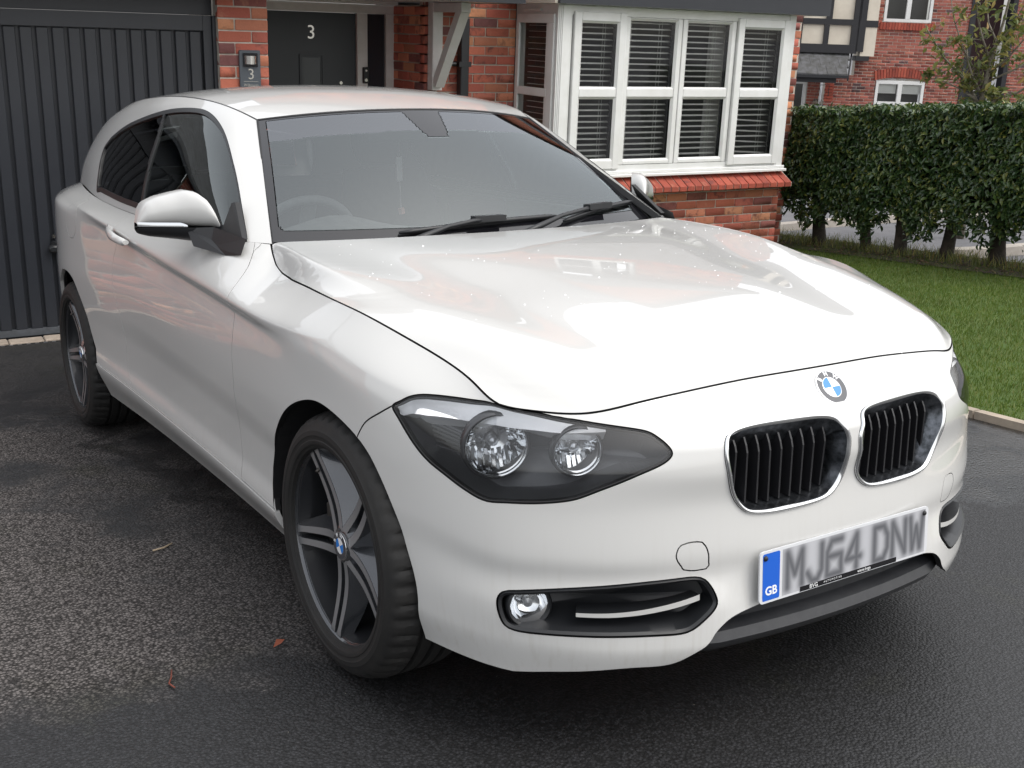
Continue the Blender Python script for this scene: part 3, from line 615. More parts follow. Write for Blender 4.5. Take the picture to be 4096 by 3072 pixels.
bl = empty('venetian_blind', (FX+.10, 6.12, 1.60), 'white venetian blind in the narrow flank window of the bay', 'blind', 'venetian blinds in the bay window')
q = MB(); q.box((-.0125, -.21, -.0014), (.0125, .21, .0014)); sme = mesh('blind_slat', q.V, q.F, M['slat_white'])
for k in range(25): o = link('blind_slat', sme, bl); o.location = (0, 0, -.045 - k*.0475)

# ------------------------------------------------------------------ unseen house to the left, added so the car's flank has something to mirror
nb_ = empty('reflection_house', (0, 0, 0), 'red brick neighbouring house outside the left edge, added for the car to mirror', 'house')
nb = bond((-10.2, 6.6, -.7), X_, 5.4, 5.4, [(1.2, 2.6, .9, 2.1), (1.2, 2.6, 3.4, 4.5), (3.6, 4.6, .1, 2.1), (3.5, 4.7, 3.4, 4.5)]); lay(nb, nb_, BV, 0)
wall_slab((-10.2, 6.61, -.7), X_, 5.4, 5.4, [(1.2, 2.6, .9, 2.1), (1.2, 2.6, 3.4, 4.5), (3.6, 4.6, .1, 2.1), (3.5, 4.7, 3.4, 4.5)], .2, M['mortar'], nb_)
for a in ((-9.0, -7.6, .2, 1.4), (-9.0, -7.6, 2.7, 3.8), (-6.7, -5.5, 2.7, 3.8)): casement(*a, 6.66, 2, par=nb_)
m = MB(); m.box((-6.6, 6.65, -.6), (-5.6, 6.7, 1.4)); m.build('door', M['door_paint'], nb_)
m = MB(); m.add([(-10.5, 6.2, 4.6), (-4.5, 6.2, 4.6), (-4.5, 9.5, 7.2), (-10.5, 9.5, 7.2)], [(0, 1, 2, 3)]); m.build('roof', M['slate'], nb_)

# ------------------------------------------------------------------ laurel hedge: one shrub after another
def leaf_cloud(n, place, size, rngs, droop=.5):
    """n leaves: place(k arrays) -> positions and outward directions"""
    P, D = place(n); s = rngs.uniform(*size, n); a = rngs.uniform(0, 2*np.pi, n)
    rnd_ = rngs.normal(0, 1, (n, 3)); X = D * .55 + rnd_ * .55; X[:, 2] -= droop; X /= np.linalg.norm(X, axis=1)[:, None]
    Nn = D * .8 + rngs.normal(0, .45, (n, 3)); Nn[:, 2] += .5; Nn -= X * (Nn * X).sum(1)[:, None]; Nn /= np.linalg.norm(Nn, axis=1)[:, None]
    Yd = np.cross(Nn, X); w = s * rngs.uniform(.15, .21, n); w = w[:, None]; L = s[:, None]
    c = Nn * (L * .10)
    A = P - X*L*.5; B = P - X*L*.12 - Yd*w + c; C = P + X*L*.20 - Yd*w*.85 + c*.9; E = P + X*L*.5 - c*.9; F = P + X*L*.20 + Yd*w*.85 + c*.9; G = P - X*L*.12 + Yd*w + c; Mi = P + c*.35; 
    V = np.stack([A, B, C, E, F, G, Mi], 1).reshape(-1, 3); i = np.arange(n) * 7
    Q = np.concatenate([np.stack([i, i+1, i+2, i+6], 1), np.stack([i, i+6, i+4, i+5], 1)]); Tt = np.concatenate([np.stack([i+6, i+2, i+3], 1), np.stack([i+6, i+3, i+4], 1)])
    return V, Q, Tt
HX0, HX1 = 6.42, 7.18
LBL = ['laurel shrub of the hedge, its dark stem nearest the house corner', 'second laurel shrub from the house corner, stem in deep shade', 'third laurel shrub from the house corner, thick forked stem', 'fourth laurel shrub from the house corner, slim stem with a side shoot',
       'fifth laurel shrub from the house corner, stem flared at the foot', 'sixth laurel shrub from the house corner, stem leaning right at the frame edge', 'laurel shrub of the hedge at the right edge of the frame', 'last laurel shrub of the hedge, mostly outside the right edge', 'laurel shrub of the hedge hidden behind the house corner']
ty = [7.05, 6.12, 5.55, 5.08, 4.56, 4.03, 3.50, 2.96, 7.7]
for k, (y, lb) in enumerate(zip(ty, LBL)):
    rg = np.random.default_rng(40 + k); zg = gz(6.8, y)
    nxt = [abs(y - t) for t in ty if t != y]; hw = .34 if k not in (0, 1) else .48
    sh = empty('laurel_shrub', (0, 0, 0), lb, 'hedge shrub', 'laurel shrubs of the hedge')
    def place(n, y=y, hw=hw, rg=rg):
        yy = rg.uniform(y - hw, y + hw, n); f = rg.random(n); P = np.empty((n, 3)); D = np.zeros((n, 3))
        top = 1.365 + rg.normal(0, .018, n); bot = .29 + .09 * np.sin(yy * 9.0) + rg.uniform(-.06, .08, n) + .05*np.sin(yy*23)
        zb = np.array([gz(6.8, v) for v in yy])
        front = f < .58; topm = (f >= .58) & (f < .80); back = f >= .80
        hgt = bot + (top - bot) * rg.random(n) ** .95
        dep = rg.exponential(.045, n)
        P[:, 1] = yy
        P[:, 0] = np.where(front, HX0 + dep + .05 * np.sin(yy*5 + hgt*6) * .6 + np.where(hgt > 1.2, (hgt-1.2)*.5, 0) + np.where(hgt < .6, (.6-hgt)*.35, 0), np.where(topm, rg.uniform(HX0, HX1, n), HX1 - dep))
        P[:, 2] = zb + np.where(topm, top - rg.exponential(.025, n) + .02*np.sin(P[:, 0]*11 + yy*7), hgt)
        D[:, 0] = np.where(front, -1, np.where(topm, 0, 1)); D[:, 2] = np.where(topm, 1, .25)
        return P, D
    V, Q, Tt = leaf_cloud(4200 if hw < .4 else 5600, place, (.050, .086), rg)
    me = fast_mesh('foliage', V, Q, Tt, M['laurel']); f_ = link('foliage', me, sh)
    # stem and branches round a shade-coloured core
    cm = MB(); rr = random.Random(k)
    base = Vector((6.80 + rr.uniform(-.04, .04), y, zg)); lean = rr.uniform(-.06, .06)
    r0 = rr.uniform(.048, .070)
    tm = MB(); tm.tube([base + Vector((0, 0, -.03)), base + Vector((0, lean*.2, .05)), base + Vector((-.01, lean*.6, .20)), base + Vector((-.02, lean, .36)), base + Vector((-.02, lean*1.4, .62))], [r0*1.7, r0*1.15, r0, r0*.95, r0*.7], 10)
    tm.build('trunk', M['laurel_bark'], sh, True)
    for b_i in range(5):
        a = rr.uniform(0, 6.28); p0 = base + Vector((-.01, lean, rr.uniform(.22, .40))); p2 = p0 + Vector((math.cos(a)*.22, math.sin(a)*.24, rr.uniform(.25, .45)))
        cm.tube([p0, p0 + (p2-p0)*.5 + Vector((0, 0, .03)), p2, p2 + Vector((0, 0, .3))], [.022, .017, .012, .006], 6)
    cm.build('branch', M['laurel_bark'], sh, True)
    q = MB(); q.box((6.62, y-hw, zg+.50), (7.02, y+hw, zg+1.24)); q.build('inner_shade', M['shadecore'] if 'shadecore' in M else M.setdefault('shadecore', simple('hedge_shade', (.010, .014, .008), 1.0)), sh)  # solid block, the hedge's inner shade put into its near-black colour

# ------------------------------------------------------------------ young tree behind the hedge
tree = empty('young_tree', (0, 0, 0), 'slender young tree with sparse yellow-green leaves behind the hedge', 'tree')
def tp(c3x, y, depth=0.0):                      # sketch units: metres across and up in the tree's own plane
    return Vector((8.6 + c3x * .42 + depth * .8, 5.86 + c3x * -.90 + depth * .6, y))
tr_pts = [((.0, -.58), .040), ((.0, .30), .032), ((-.01, .82), .029), ((.0, 1.00), .025), ((.02, 1.22), .021), ((.04, 1.42), .018), ((.09, 1.70), .014), ((.12, 2.0), .011), ((.15, 2.5), .009), ((.17, 3.0), .005)]
m = MB(); m.tube([tp(*p) for p, r in tr_pts], [r for p, r in tr_pts], 9); m.build('trunk', M['bark'], tree, True)
limbs = [([(-.01, .84), (-.14, 1.04), (-.30, 1.20), (-.46, 1.34), (-.60, 1.52), (-.70, 1.66)], .021), ([(-.02, .90), (-.22, 1.02), (-.42, 1.10), (-.62, 1.14)], .013), ([(0, .95), (-.13, 1.16), (-.20, 1.32), (-.24, 1.52)], .017), ([(.0, .82), (.16, .95), (.34, 1.02), (.52, 1.16), (.75, 1.25)], .019),
         ([(.02, 1.2), (.18, 1.34), (.30, 1.52), (.44, 1.7)], .015), ([(.03, 1.3), (-.08, 1.52), (-.16, 1.72), (-.22, 1.98)], .014), ([(.05, 1.46), (.18, 1.66), (.26, 1.86), (.33, 2.1)], .012), ([(.06, 1.5), (-.06, 1.70), (-.12, 1.95), (-.2, 2.25)], .011), ([(.01, .80), (.14, .80), (.30, .90), (.62, .96)], .011), ([(0, .78), (.18, .86), (.36, .84), (.6, .90)], .009), ([(0, 1.05), (-.26, 1.42), (-.40, 1.72), (-.48, 2.0)], .012), ([(0, 1.1), (.3, 1.26), (.5, 1.42), (.8, 1.6)], .012)]
rr = random.Random(9); tips = []
for pts, r in limbs:
    dd = rr.uniform(-.35, .35); m = MB(); q = [tp(a, b_, dd * i / (len(pts) - 1)) for i, (a, b_) in enumerate(pts)]
    m.tube(q, [r * (1 - .75 * i / (len(q) - 1)) for i in range(len(q))], 7)
    for i in range(1, len(q)):
        for t in range(3):
            p = q[i-1].lerp(q[i], rr.random()); e = p + Vector((rr.uniform(-.16, .16), rr.uniform(-.16, .16), rr.uniform(-.02, .2))); m.tube([p, p.lerp(e, .5) + Vector((0, 0, .01)), e], [.0045, .0035, .002], 4); tips += [e, p.lerp(e, .6), p.lerp(e, .8)]
        tips.append(q[i])
    m.build('limb', M['bark'], tree, True)
rg = np.random.default_rng(5); tp_ = np.array([list(t) for t in tips])
def place(n):
    k = rg.integers(0, len(tp_), n); P = tp_[k] + rg.normal(0, .035, (n, 3)); D = rg.normal(0, 1, (n, 3)); D[:, 2] = np.abs(D[:, 2]) * .3; D /= np.linalg.norm(D, axis=1)[:, None]; return P, D
V, Q, Tt = leaf_cloud(1050, place, (.055, .125), rg, .35); link('foliage', fast_mesh('foliage', V, Q, Tt, M['tree_leaf']), tree)

# ------------------------------------------------------------------ half-timbered brick house across the road
FH = empty('far_house', (0, 0, 0), 'half-timbered red brick house across the road beyond the hedge', 'house')
fo = Vector((CAM_LOC.x, CAM_LOC.y, 0)) + Vector((.502, .865, 0)) * 30.0; fu = Vector((.865, -.502, 0)); fn = Vector((-.502, -.865, 0))
def fp(s, z, out=0.0): p = fo + fu * s + fn * out; return Vector((p.x, p.y, z))
class FB(MB):
    def blk(s, a, b, z0, z1, o0, o1):      # box in facade coordinates
        P = [fp(x, z, o) for o in (o1, o0) for x, z in ((a, z0), (b, z0), (b, z1), (a, z1))]
        return s.add(P, [(0,1,2,3), (7,6,5,4), (0,4,5,1), (1,5,6,2), (2,6,7,3), (3,7,4,0)])
FZ = -1.9
def fwall(s0, s1, z0, z1, holes=(), out=0.0, n=None):
    hh = [(a - s0, b - s0, c - z0, d - z0) for a, b, c, d in holes]
    b_ = bond(fp(s0, z0, out), fu, s1 - s0, z1 - z0, hh, phase=0, proud=.006); wall_slab(fp(s0, z0, out), fu, s1 - s0, z1 - z0, hh, .25, M['mortar'], FH); return b_
fb = fwall(8.50, 11.27, FZ, 5.0, [(9.07, 10.30, 1.95, 3.2), (9.09, 10.36, -1.0, .52)]); fb += fwall(12.40, 16.0, FZ, 5.0); fb += fwall(7.80, 8.50, FZ, .62); fb += fwall(7.0, 7.80, FZ, .44, [(7.02, 7.47, -1.9, .42)], -.5)
lay(fb, FH, BVF)
m = FB(); m.blk(8.50, 8.86, 1.10, 5.0, .0, .32); m.blk(6.2, 8.36, 1.18, 5.0, .0, .30); m.build('render_panel', M['render'], FH)
bm_ = [(6.2, 8.40, 1.83, 1.97), (6.2, 8.40, 1.15, 1.36), (7.53, 7.655, 1.361, 1.829), (8.21, 8.40, 1.361, 1.829), (7.56, 7.70, 1.971, 4.8), (8.24, 8.42, 1.971, 4.8), (6.85, 6.98, 1.361, 4.8)]
for a, b_, z0, z1 in bm_: m = FB(); m.blk(a, b_, z0, z1, .29, .36); m.build('timber_beam', M['beam'], FH)
m = FB(); m.blk(8.36, 8.56, 1.20, 5.0, .15, .36); m.build('corner_post', M['beam'], FH); m = FB(); m.blk(8.40, 8.74, .98, 1.10, .02, .34); m.build('jetty_corbel', M['beam'], FH); m = FB(); m.blk(8.50, 8.87, 1.80, 1.96, .20, .335); m.build('jetty_beam', M['beam'], FH)
# porch roof of tiles
r_ = random.Random(2)
for row in range(3):
    za, zb, oa, ob_ = .66 + row*.18, .66 + (row+1)*.18 + .02, 1.05 - row*.30, 1.05 - (row+1)*.30
    sR = 8.05 + row*.09; s_ = 6.6 + (row % 2)*.12
    while s_ < sR:
        e = min(s_ + .235, sR); m = FB(); dz = r_.uniform(-.006, .006)
        P = [fp(s_, za+dz, oa), fp(e, za+dz, oa), fp(e + (.03 if e == sR else 0), zb+dz, ob_), fp(s_, zb+dz, ob_)]; P += [p + Vector((0, 0, -.045)) for p in P]
        m.add(P, [(0,1,2,3), (7,6,5,4), (0,4,5,1), (1,5,6,2), (2,6,7,3), (3,7,4,0)]); m.build('roof_tile', M['slate'], FH); s_ += .24
m = FB(); m.blk(6.6, 8.07, .56, .63, 1.02, 1.10); m.build('porch_gutter', M['pipe'], FH)
m = FB(); m.blk(6.6, 8.32, 1.19, 1.25, .10, .18); m.build('ridge_flashing', M['slate'], FH)
P = [fp(8.05, .60, 1.05), fp(8.33, 1.22, .12), fp(8.33, 1.12, .12), fp(8.05, .50, 1.05)]; m = FB(); m.add(P + [p + fu * .04 for p in P], [(0,1,2,3), (7,6,5,4), (0,4,5,1), (1,5,6,2), (2,6,7,3), (3,7,4,0)]); m.build('barge_board', M['pipe'], FH)
m = FB(); m.blk(6.6, 7.80, .44, .56, .6, .98); m.build('porch_beam', M['beam'], FH)
def fwin(a, b_, z0, z1, cols, rail, out=-.06, blind=0):
    f = FB(); t = .07
    f.blk(a, b_, z0, z0+t, out, out+.08); f.blk(a, b_, z1-t, z1, out, out+.08); f.blk(a, a+t, z0+t, z1-t, out, out+.08); f.blk(b_-t, b_, z0+t, z1-t, out, out+.08); w = (b_-a)/cols
    for c in range(1, cols): f.blk(a+w*c-.055, a+w*c+.055, z0+t, z1-t, out, out+.083)
    if rail: 
        for c in range(cols): f.blk(a+w*c+.056, a+w*(c+1)-.056, rail-.04, rail+.04, out, out+.075)
    wd = f.build('window', M['upvc'], FH)
    for c in range(cols):
        q = FB(); x0, x1 = a+w*c+.06, a+w*(c+1)-.06; q.add([fp(x0, z0+t, out+.02), fp(x1, z0+t, out+.02), fp(x1, z1-t, out+.02), fp(x0, z1-t, out+.02)], [(0,1,2,3)]); q.build('pane', M['pane'], wd)
        if blind: q = FB(); q.blk(x0, x1, z1-t-blind, z1-t, out-.06, out-.05); q.build('roller_blind', M['slat_white'], wd)
    q = FB(); q.blk(a+.01, b_-.01, z0+.01, z1-.01, out-.32, out-.30); q.build('window_back', M['room'], wd); return wd
fwin(9.08, 10.29, 1.96, 3.19, 2, None); w2 = fwin(9.10, 10.35, -.99, .50, 2, -.05, blind=.24); fwin(7.03, 7.46, -1.85, .41, 1, .0, -.62)
# brick arch above the lower window and brick sill under the upper one
for k in range(19):
    t = (k + .5) / 19; s_ = 9.03 + 1.39 * t; rise = .10 * (1 - (2*t-1)**2); ang = (t - .5) * .30
    c = fp(s_, .62 + rise, .02); m = MB(); up = Vector((0, 0, 1)) * math.cos(ang) + fu * math.sin(ang); sd_ = fu * math.cos(ang) - Vector((0, 0, 1)) * math.sin(ang)
    P = [c + sd_*a*.031 + up*b_*.112 + fn*o for o in (.02, -.05) for a, b_ in ((-1, -1), (1, -1), (1, 1), (-1, 1))]; m.add(P, [(0,1,2,3), (7,6,5,4), (0,4,5,1), (1,5,6,2), (2,6,7,3), (3,7,4,0)]); m.build('arch_brick', M['sill_brick'], FH)
P = []
m = FB(); V = [fp(9.10 + 1.25*i/16, .50 + .085*(1 - (2*i/16-1)**2), .0) for i in range(17)] + [fp(9.10 + 1.25*i/16, .498, .0) for i in range(17)]; m.add(V, [(i, i+1, 18+i, 17+i) for i in range(16)]); m.build('arch_infill', M['upvc'], FH)
for k in range(18):
    s_ = 9.0 + k*.0755; m = FB(); m.blk(s_+.005, s_+.0705, 1.765, 1.94, -.02, .06); m.build('window_sill_brick', M['sill_brick'], FH)
for k in range(6): m = FB(); m.blk(7.80, 8.02 - k*.004, -.05 + k*.075, .016 + k*.075, .0, .03 + k*.018); m.build('corbel_brick', M['sill_brick'], FH)
m = FB(); m.blk(11.27, 12.40, .32, 5.0, -.9, -.85); m.build('hung_tiles', rough_mat('maroon_tile', (.052, .022, .026), (.034, .016, .019), 4, .8, .4, 20, .01), FH)
m = FB(); m.blk(11.26, 11.40, FZ, 5.0, -.3, .03); m.blk(12.30, 12.42, FZ, 5.0, -.3, .03); m.build('passage_post', M['beam'], FH)
m = FB(); m.blk(11.40, 12.30, FZ, .30, -.85, -.80); m.build('passage_gate', M['navy'], FH)
m = FB(); V = [fp(6.0, 5.0, .4), fp(16.2, 5.0, .4), fp(16.2, 8.0, -3.5), fp(6.0, 8.0, -3.5)]; m.add(V, [(0,1,2,3)]); m.build('roof', M['slate'], FH)
# hanging basket on an iron bracket
hb = empty('hanging_basket', fp(7.58, -.2, .35), 'grey hanging basket with dry trailing stems on an iron wall bracket', 'basket')
V_, F_ = lathe([(.0005, -.13), (.10, -.11), (.17, -.03), (.185, .06)], 18, 'z'); part('basket_bowl', V_, F_, rough_mat('grey_wicker', (.30, .31, .33), (.2, .21, .22), 30, .9, .4, 90, .01), hb, True)
m = MB(); r_ = random.Random(1)
for k in range(26): a = r_.uniform(0, 6.28); q = r_.uniform(.05, .2); m.tube([(0.1*math.cos(a), .1*math.sin(a), .03), (q*math.cos(a), q*math.sin(a), .12+r_.uniform(0, .08)), (1.3*q*math.cos(a), 1.3*q*math.sin(a), .1)], .004, 4)
m.build('dry_stems', M['bark'], hb)
m = MB()
for a in (0, 2.1, 4.2): m.tube([(.17*math.cos(a), .17*math.sin(a), .06), (0, 0, .50)], .004, 4)
m.tube([(0, 0, .50), (0, .0, .56), (.02, -.3, .58), (.02, -.3, .30)], .010, 6); m.build('basket_chain', M['black_iron'], hb)

def nspline(t, P, tq):
    """natural cubic spline through P (n,3) at parameters t"""
    P = np.asarray(P, float); n = len(t); h = np.diff(t)
    A = np.zeros((n, n)); R = np.zeros_like(P)
    A[0, 0] = A[-1, -1] = 1
    for i in range(1, n - 1):
        A[i, i-1] = h[i-1]; A[i, i] = 2 * (h[i-1] + h[i]); A[i, i+1] = h[i]
        R[i] = 6 * ((P[i+1] - P[i]) / h[i] - (P[i] - P[i-1]) / h[i-1])
    M = np.linalg.solve(A, R)
    k = np.clip(np.searchsorted(t, tq, side='right') - 1, 0, n - 2)
    a = (t[k+1] - tq)[:, None]; b = (tq - t[k])[:, None]; hk = h[k][:, None]
    return (M[k] * a**3 + M[k+1] * b**3) / (6 * hk) + (P[k] / hk - M[k] * hk / 6) * a + (P[k+1] / hk - M[k+1] * hk / 6) * b
def resample(P, n):
    P = np.asarray(P, float); d = np.r_[0, np.cumsum(np.linalg.norm(np.diff(P, axis=0), axis=1))]
    return nspline(d, P, np.linspace(0, d[-1], n))
def pchip_slopes(h, D):
    n = len(h) + 1; m = np.zeros((n,) + D.shape[1:])
    for i in range(1, n - 1):
        w1 = 2*h[i] + h[i-1]; w2 = h[i] + 2*h[i-1]
        s = (D[i-1] * D[i]) > 0
        with np.errstate(divide='ignore', invalid='ignore'):
            v = (w1 + w2) / (w1 / D[i-1] + w2 / D[i])
        m[i] = np.where(s, v, 0)
    m[0] = D[0]; m[-1] = D[-1]
    return m
def crom_slopes(h, D):
    n = len(h) + 1; m = np.zeros((n,) + D.shape[1:])
    for i in range(1, n - 1): m[i] = (D[i-1] * h[i] + D[i] * h[i-1]) / (h[i-1] + h[i])
    m[0] = D[0]; m[-1] = D[-1]
    return m
def across(L, tq, t=None, mono=True, m0=None):
    """L: (k, n, 3) lines; interpolate between the k lines at parameters tq -> (len(tq), n, 3)"""
    k = len(L); t = np.arange(k, dtype=float) if t is None else np.asarray(t, float)
    h = np.diff(t); D = np.diff(L, axis=0) / h[:, None, None]
    m = (pchip_slopes if mono else crom_slopes)(h, D)
    if m0 is not None: m[0] = m[0] * np.asarray(m0)
    i = np.clip(np.searchsorted(t, tq, side='right') - 1, 0, k - 2)
    s = ((tq - t[i]) / h[i])[:, None, None]; hh = h[i][:, None, None]
    return (2*s**3 - 3*s**2 + 1) * L[i] + (s**3 - 2*s**2 + s) * hh * m[i] + (-2*s**3 + 3*s**2) * L[i+1] + (s**3 - s**2) * hh * m[i+1]

# ---------------------------------------------------------------- lower body ("tub"), half y >= 0
PLAN = np.array([(.752,0),(.752,.10),(.743,.22),(.722,.34),(.688,.45),(.640,.55),(.578,.64),(.503,.715),(.42,.768),(.33,.808),(.22,.838),(.10,.855),
  (-.05,.866),(-.25,.868),(-.5,.864),(-.8,.860),(-1.2,.858),(-1.6,.860),(-1.95,.868),(-2.3,.880),(-2.65,.882),(-2.95,.852),(-3.2,.800),(-3.38,.750),
  (-3.5,.66),(-3.555,.5),(-3.58,.25),(-3.59,0)])
NU = len(PLAN)
_d = np.r_[0, np.cumsum(np.linalg.norm(np.diff(PLAN, axis=0), axis=1))]
def iu(us, vals): return np.interp(np.arange(NU), us, vals)
def tub_lines():
    tan = np.gradient(PLAN, _d, axis=0); tan /= np.linalg.norm(tan, axis=1)[:, None]
    nor = np.c_[tan[:, 1], -tan[:, 0]]
    nor[0] = (1, 0); nor[-1] = (-1, 0)
    crz = np.interp(-PLAN[:, 0], [-.75, -.1, .38, .55, .965, 1.4, 1.8, 2.45, 3.0, 3.6], [.77, .79, .800, .814, .842, .872, .911, .960, .985, .985])   # character line height
    # line: (z stations, d stations)
    S = [0, 3, 5, 7, 9, 11, 13, 17, 20, 23, 27]
    def L(z, d): return np.c_[PLAN + nor * iu(S, d)[:, None], iu(S, z)]
    out = [
      L([.162,.162,.164,.176,.192,.20, .20, .21, .22, .25, .27], [-.03,-.006,-.014,-.024,-.034,-.045,-.06,-.06,-.06,-.06,-.06]),
      L([.245,.245,.25,.262,.28, .29, .295, .33, .365,.37, .37], [.020,.022,.012,.000,-.006,-.010,-.012,-.012,-.012,-.02,-.02]),
      L([.31, .31, .315,.33, .35, .355, .36, .40, .43, .43, .43], [-.020,.020,.013,.006,-.002,-.012,-.020,-.022,-.012,-.01,-.01]),
      L([.385,.387,.388,.392,.42, .43, .44, .50, .51, .50, .50], [.004,.004,.001,-.001,-.003,-.009,-.017,-.018,-.006,.0,.0]),
      L([.43, .432,.435,.445,.49, .51, .52, .60, .60, .57, .57], [.007,.007,.006,.005,.001,-.002,-.005,-.004,.000,.0,.0]),
      L([.53, .53, .535,.54, .57, .60, .61, .69, .68, .65, .65], [.000,.000,.000,.000,.000,.000,.000,.001,.002,.0,.0]),
      L([.60, .60, .60, .605,.635,.675,.70, .77, .77, .74, .74], [.012,.010,.002,-.003,-.003,-.003,-.003,-.004,-.002,-.005,-.01]),
    ]
    # upper lines: blends between nose shape (front) and character line (side)
    k = np.arange(NU)
    w = np.interp(k, [9, 12], [0, 1])
    z7 = np.where(k <= 9, iu([0,3,5,7,9],[.645,.645,.645,.65,.685])[k], 0); z7b = crz - .035
    z7 = iu([0,3,5,7,9],[.645,.645,.645,.65,.685]) * (1-w) + z7b * w
    d7 = iu([0,3,5,7,9],[.009,.004,-.010,-.014,-.010]) * (1-w) + iu([12,13,14,15],[-.004,-.007,-.011,-.012]) * w
    z8 = iu([0,3,5,7,9],[.705,.700,.685,.695,.725]) * (1-w) + crz * w
    d8 = iu([0,3,5,7,9],[-.046,-.046,-.035,-.035,-.025]) * (1-w) + iu([12,13,14,17,18,19,20,21,27],[-.012,-.005,.003,.003,-.002,-.016,-.044,-.050,-.05]) * w
    out.append(np.c_[PLAN + nor * d7[:, None], z7]); out.append(np.c_[PLAN + nor * d8[:, None], z8])
    out.append(EDGE.copy())
    return np.array(out)
# upper edge of the tub: bonnet front shut line, bonnet side shut line, belt line
EDGE = np.array([(.655,0,.757),(.651,.105,.756),(.640,.22,.752),(.624,.355,.742),(.605,.46,.730),(.570,.555,.716),(.515,.640,.722),(.458,.690,.734),(.385,.702,.766),
  (.285,.715,.796),(.18,.740,.825),(.046,.770,.858),(-.09,.778,.872),(-.30,.762,.878),(-.56,.735,.892),(-.80,.765,.950),(-1.2,.790,.955),(-1.6,.788,.958),(-1.95,.785,.965),
  (-2.3,.778,.980),(-2.6,.765,1.0),(-2.9,.728,1.018),(-3.15,.680,1.02),(-3.34,.630,1.01),(-3.45,.56,1.0),(-3.50,.42,1.0),(-3.52,.21,1.0),(-3.53,0,1.0)])
UD = np.arange(NU, dtype=float)
def tub(nsub=14, vsub=12):
    """dense grid (nv, nu, 3) + param arrays"""
    L = tub_lines()
    uq = np.linspace(0, NU - 1, (NU - 1) * nsub + 1)
    # spline each line along u with symmetric ghost point at the front for tangent continuity
    D = []
    for l in L:
        g = l[1:3][::-1] * [1, -1, 1]; e = np.r_[g, l]
        D.append(nspline(np.arange(-2, NU, dtype=float), e, uq))
    D = np.array(D); D[:, 0, 1] = 0
    # the wing's top edge climbs round the bonnet's rear corner to the foot of the windscreen pillar
    kx = [13.0, 13.5, 13.85, 14.1, 14.3, 14.5, 14.75, 15.0]
    kp = np.array([(-.30,.762,.878),(-.44,.748,.879),(-.55,.732,.884),(-.62,.722,.899),(-.672,.711,.926),(-.700,.704,.947),(-.752,.742,.951),(-.80,.765,.950)])
    mk = (uq >= 13.0) & (uq <= 15.0); D[-1, mk] = np.stack([np.interp(uq[mk], kx, kp[:, c]) for c in range(3)], 1)
    vq = np.linspace(0, 9, 9 * vsub + 1)
    return uq, vq, across(D, vq)
# ---------------------------------------------------------------- bonnet
HOOD = np.array([ # lines centre -> shut line, stations rear -> front
 [(-.560,0,.955),(-.34,0,.945),(-.14,0,.928),(.02,0,.911),(.163,0,.892),(.318,0,.867),(.45,0,.838),(.56,0,.804),(.655,0,.757)],
 [(-.590,.36,.9545),(-.34,.345,.940),(-.14,.272,.922),(.02,.232,.903),(.163,.210,.885),(.318,.192,.861),(.45,.185,.832),(.555,.19,.799),(.643,.20,.753)],
 [(-.640,.54,.953),(-.35,.53,.926),(-.16,.49,.905),(.0,.45,.885),(.15,.43,.866),(.30,.405,.841),(.43,.39,.813),(.535,.38,.783),(.622,.365,.741)],
 [(-.685,.675,.952),(-.36,.700,.930),(-.20,.685,.914),(-.06,.655,.893),(.09,.635,.873),(.25,.60,.850),(.38,.57,.824),(.49,.545,.788),(.597,.49,.727)],
 [(-.695,.690,.950),(-.36,.722,.926),(-.20,.715,.908),(-.05,.700,.885),(.10,.683,.863),(.26,.655,.835),(.385,.63,.804),(.475,.61,.770),(.568,.557,.7165)],
 [(-.700,.702,.945),(-.62,.722,.90),(-.52,.737,.882),(-.30,.762,.878),(-.09,.778,.872),(.08,.762,.852),(.23,.728,.812),(.37,.704,.77),(.458,.690,.734)],
])
def hood(n=120, sub=14):
    D = np.array([resample(l, n) for l in HOOD])
    g = D[1:2] * [1, -1, 1]
    L = np.r_[g, D]
    t = [-1.0, 0, 1, 2, 3, 3.45, 4.0]
    q = np.unique(np.r_[np.linspace(0, 3, 3*sub+1), np.linspace(3, 4, 2*sub+1)])
    G = across(L, q, t, mono=False)
    G[0, :, 1] = 0
    return q, np.linspace(0, 1, n), G
# ---------------------------------------------------------------- greenhouse
BELT = np.array([(-.70,.700,.947),(-.80,.762,.951),(-.92,.783,.954),(-1.2,.790,.955),(-1.6,.788,.958),(-2.0,.785,.967),(-2.4,.775,.986),(-2.7,.750,1.008),(-2.95,.718,1.02),(-3.2,.672,1.018),(-3.45,.57,1.0)])
RAIL = np.array([(-1.258,.52,1.284),(-1.31,.533,1.300),(-1.38,.547,1.318),(-1.52,.562,1.342),(-1.75,.575,1.364),(-2.05,.58,1.374),(-2.4,.577,1.368),(-2.7,.565,1.346),(-2.95,.55,1.313),(-3.15,.528,1.27),(-3.32,.50,1.215)])
def side_glass(n=200, m=60):
    nc = len(BELT); c = np.arange(nc)
    out = np.array([0] + [.008, .02] + [.03]*(nc-3))     # outward bulge
    T = [0, .25, .5, .75, .9, 1]; Bg = [0, .75, 1.0, .95, .62, 0]
    L = []
    for t, b in zip(T, Bg):
        p = BELT * (1 - t) + RAIL * t
        bul = np.c_[np.zeros(nc), out * b * .88, out * b * .47]
        L.append(p + bul)
    L = np.array(L)
    uq = np.linspace(0, nc - 1, n)
    D = np.array([nspline(c.astype(float), l, uq) for l in L])
    vq = np.linspace(0, 1, m)
    return uq, vq, across(D, vq, T, mono=False)
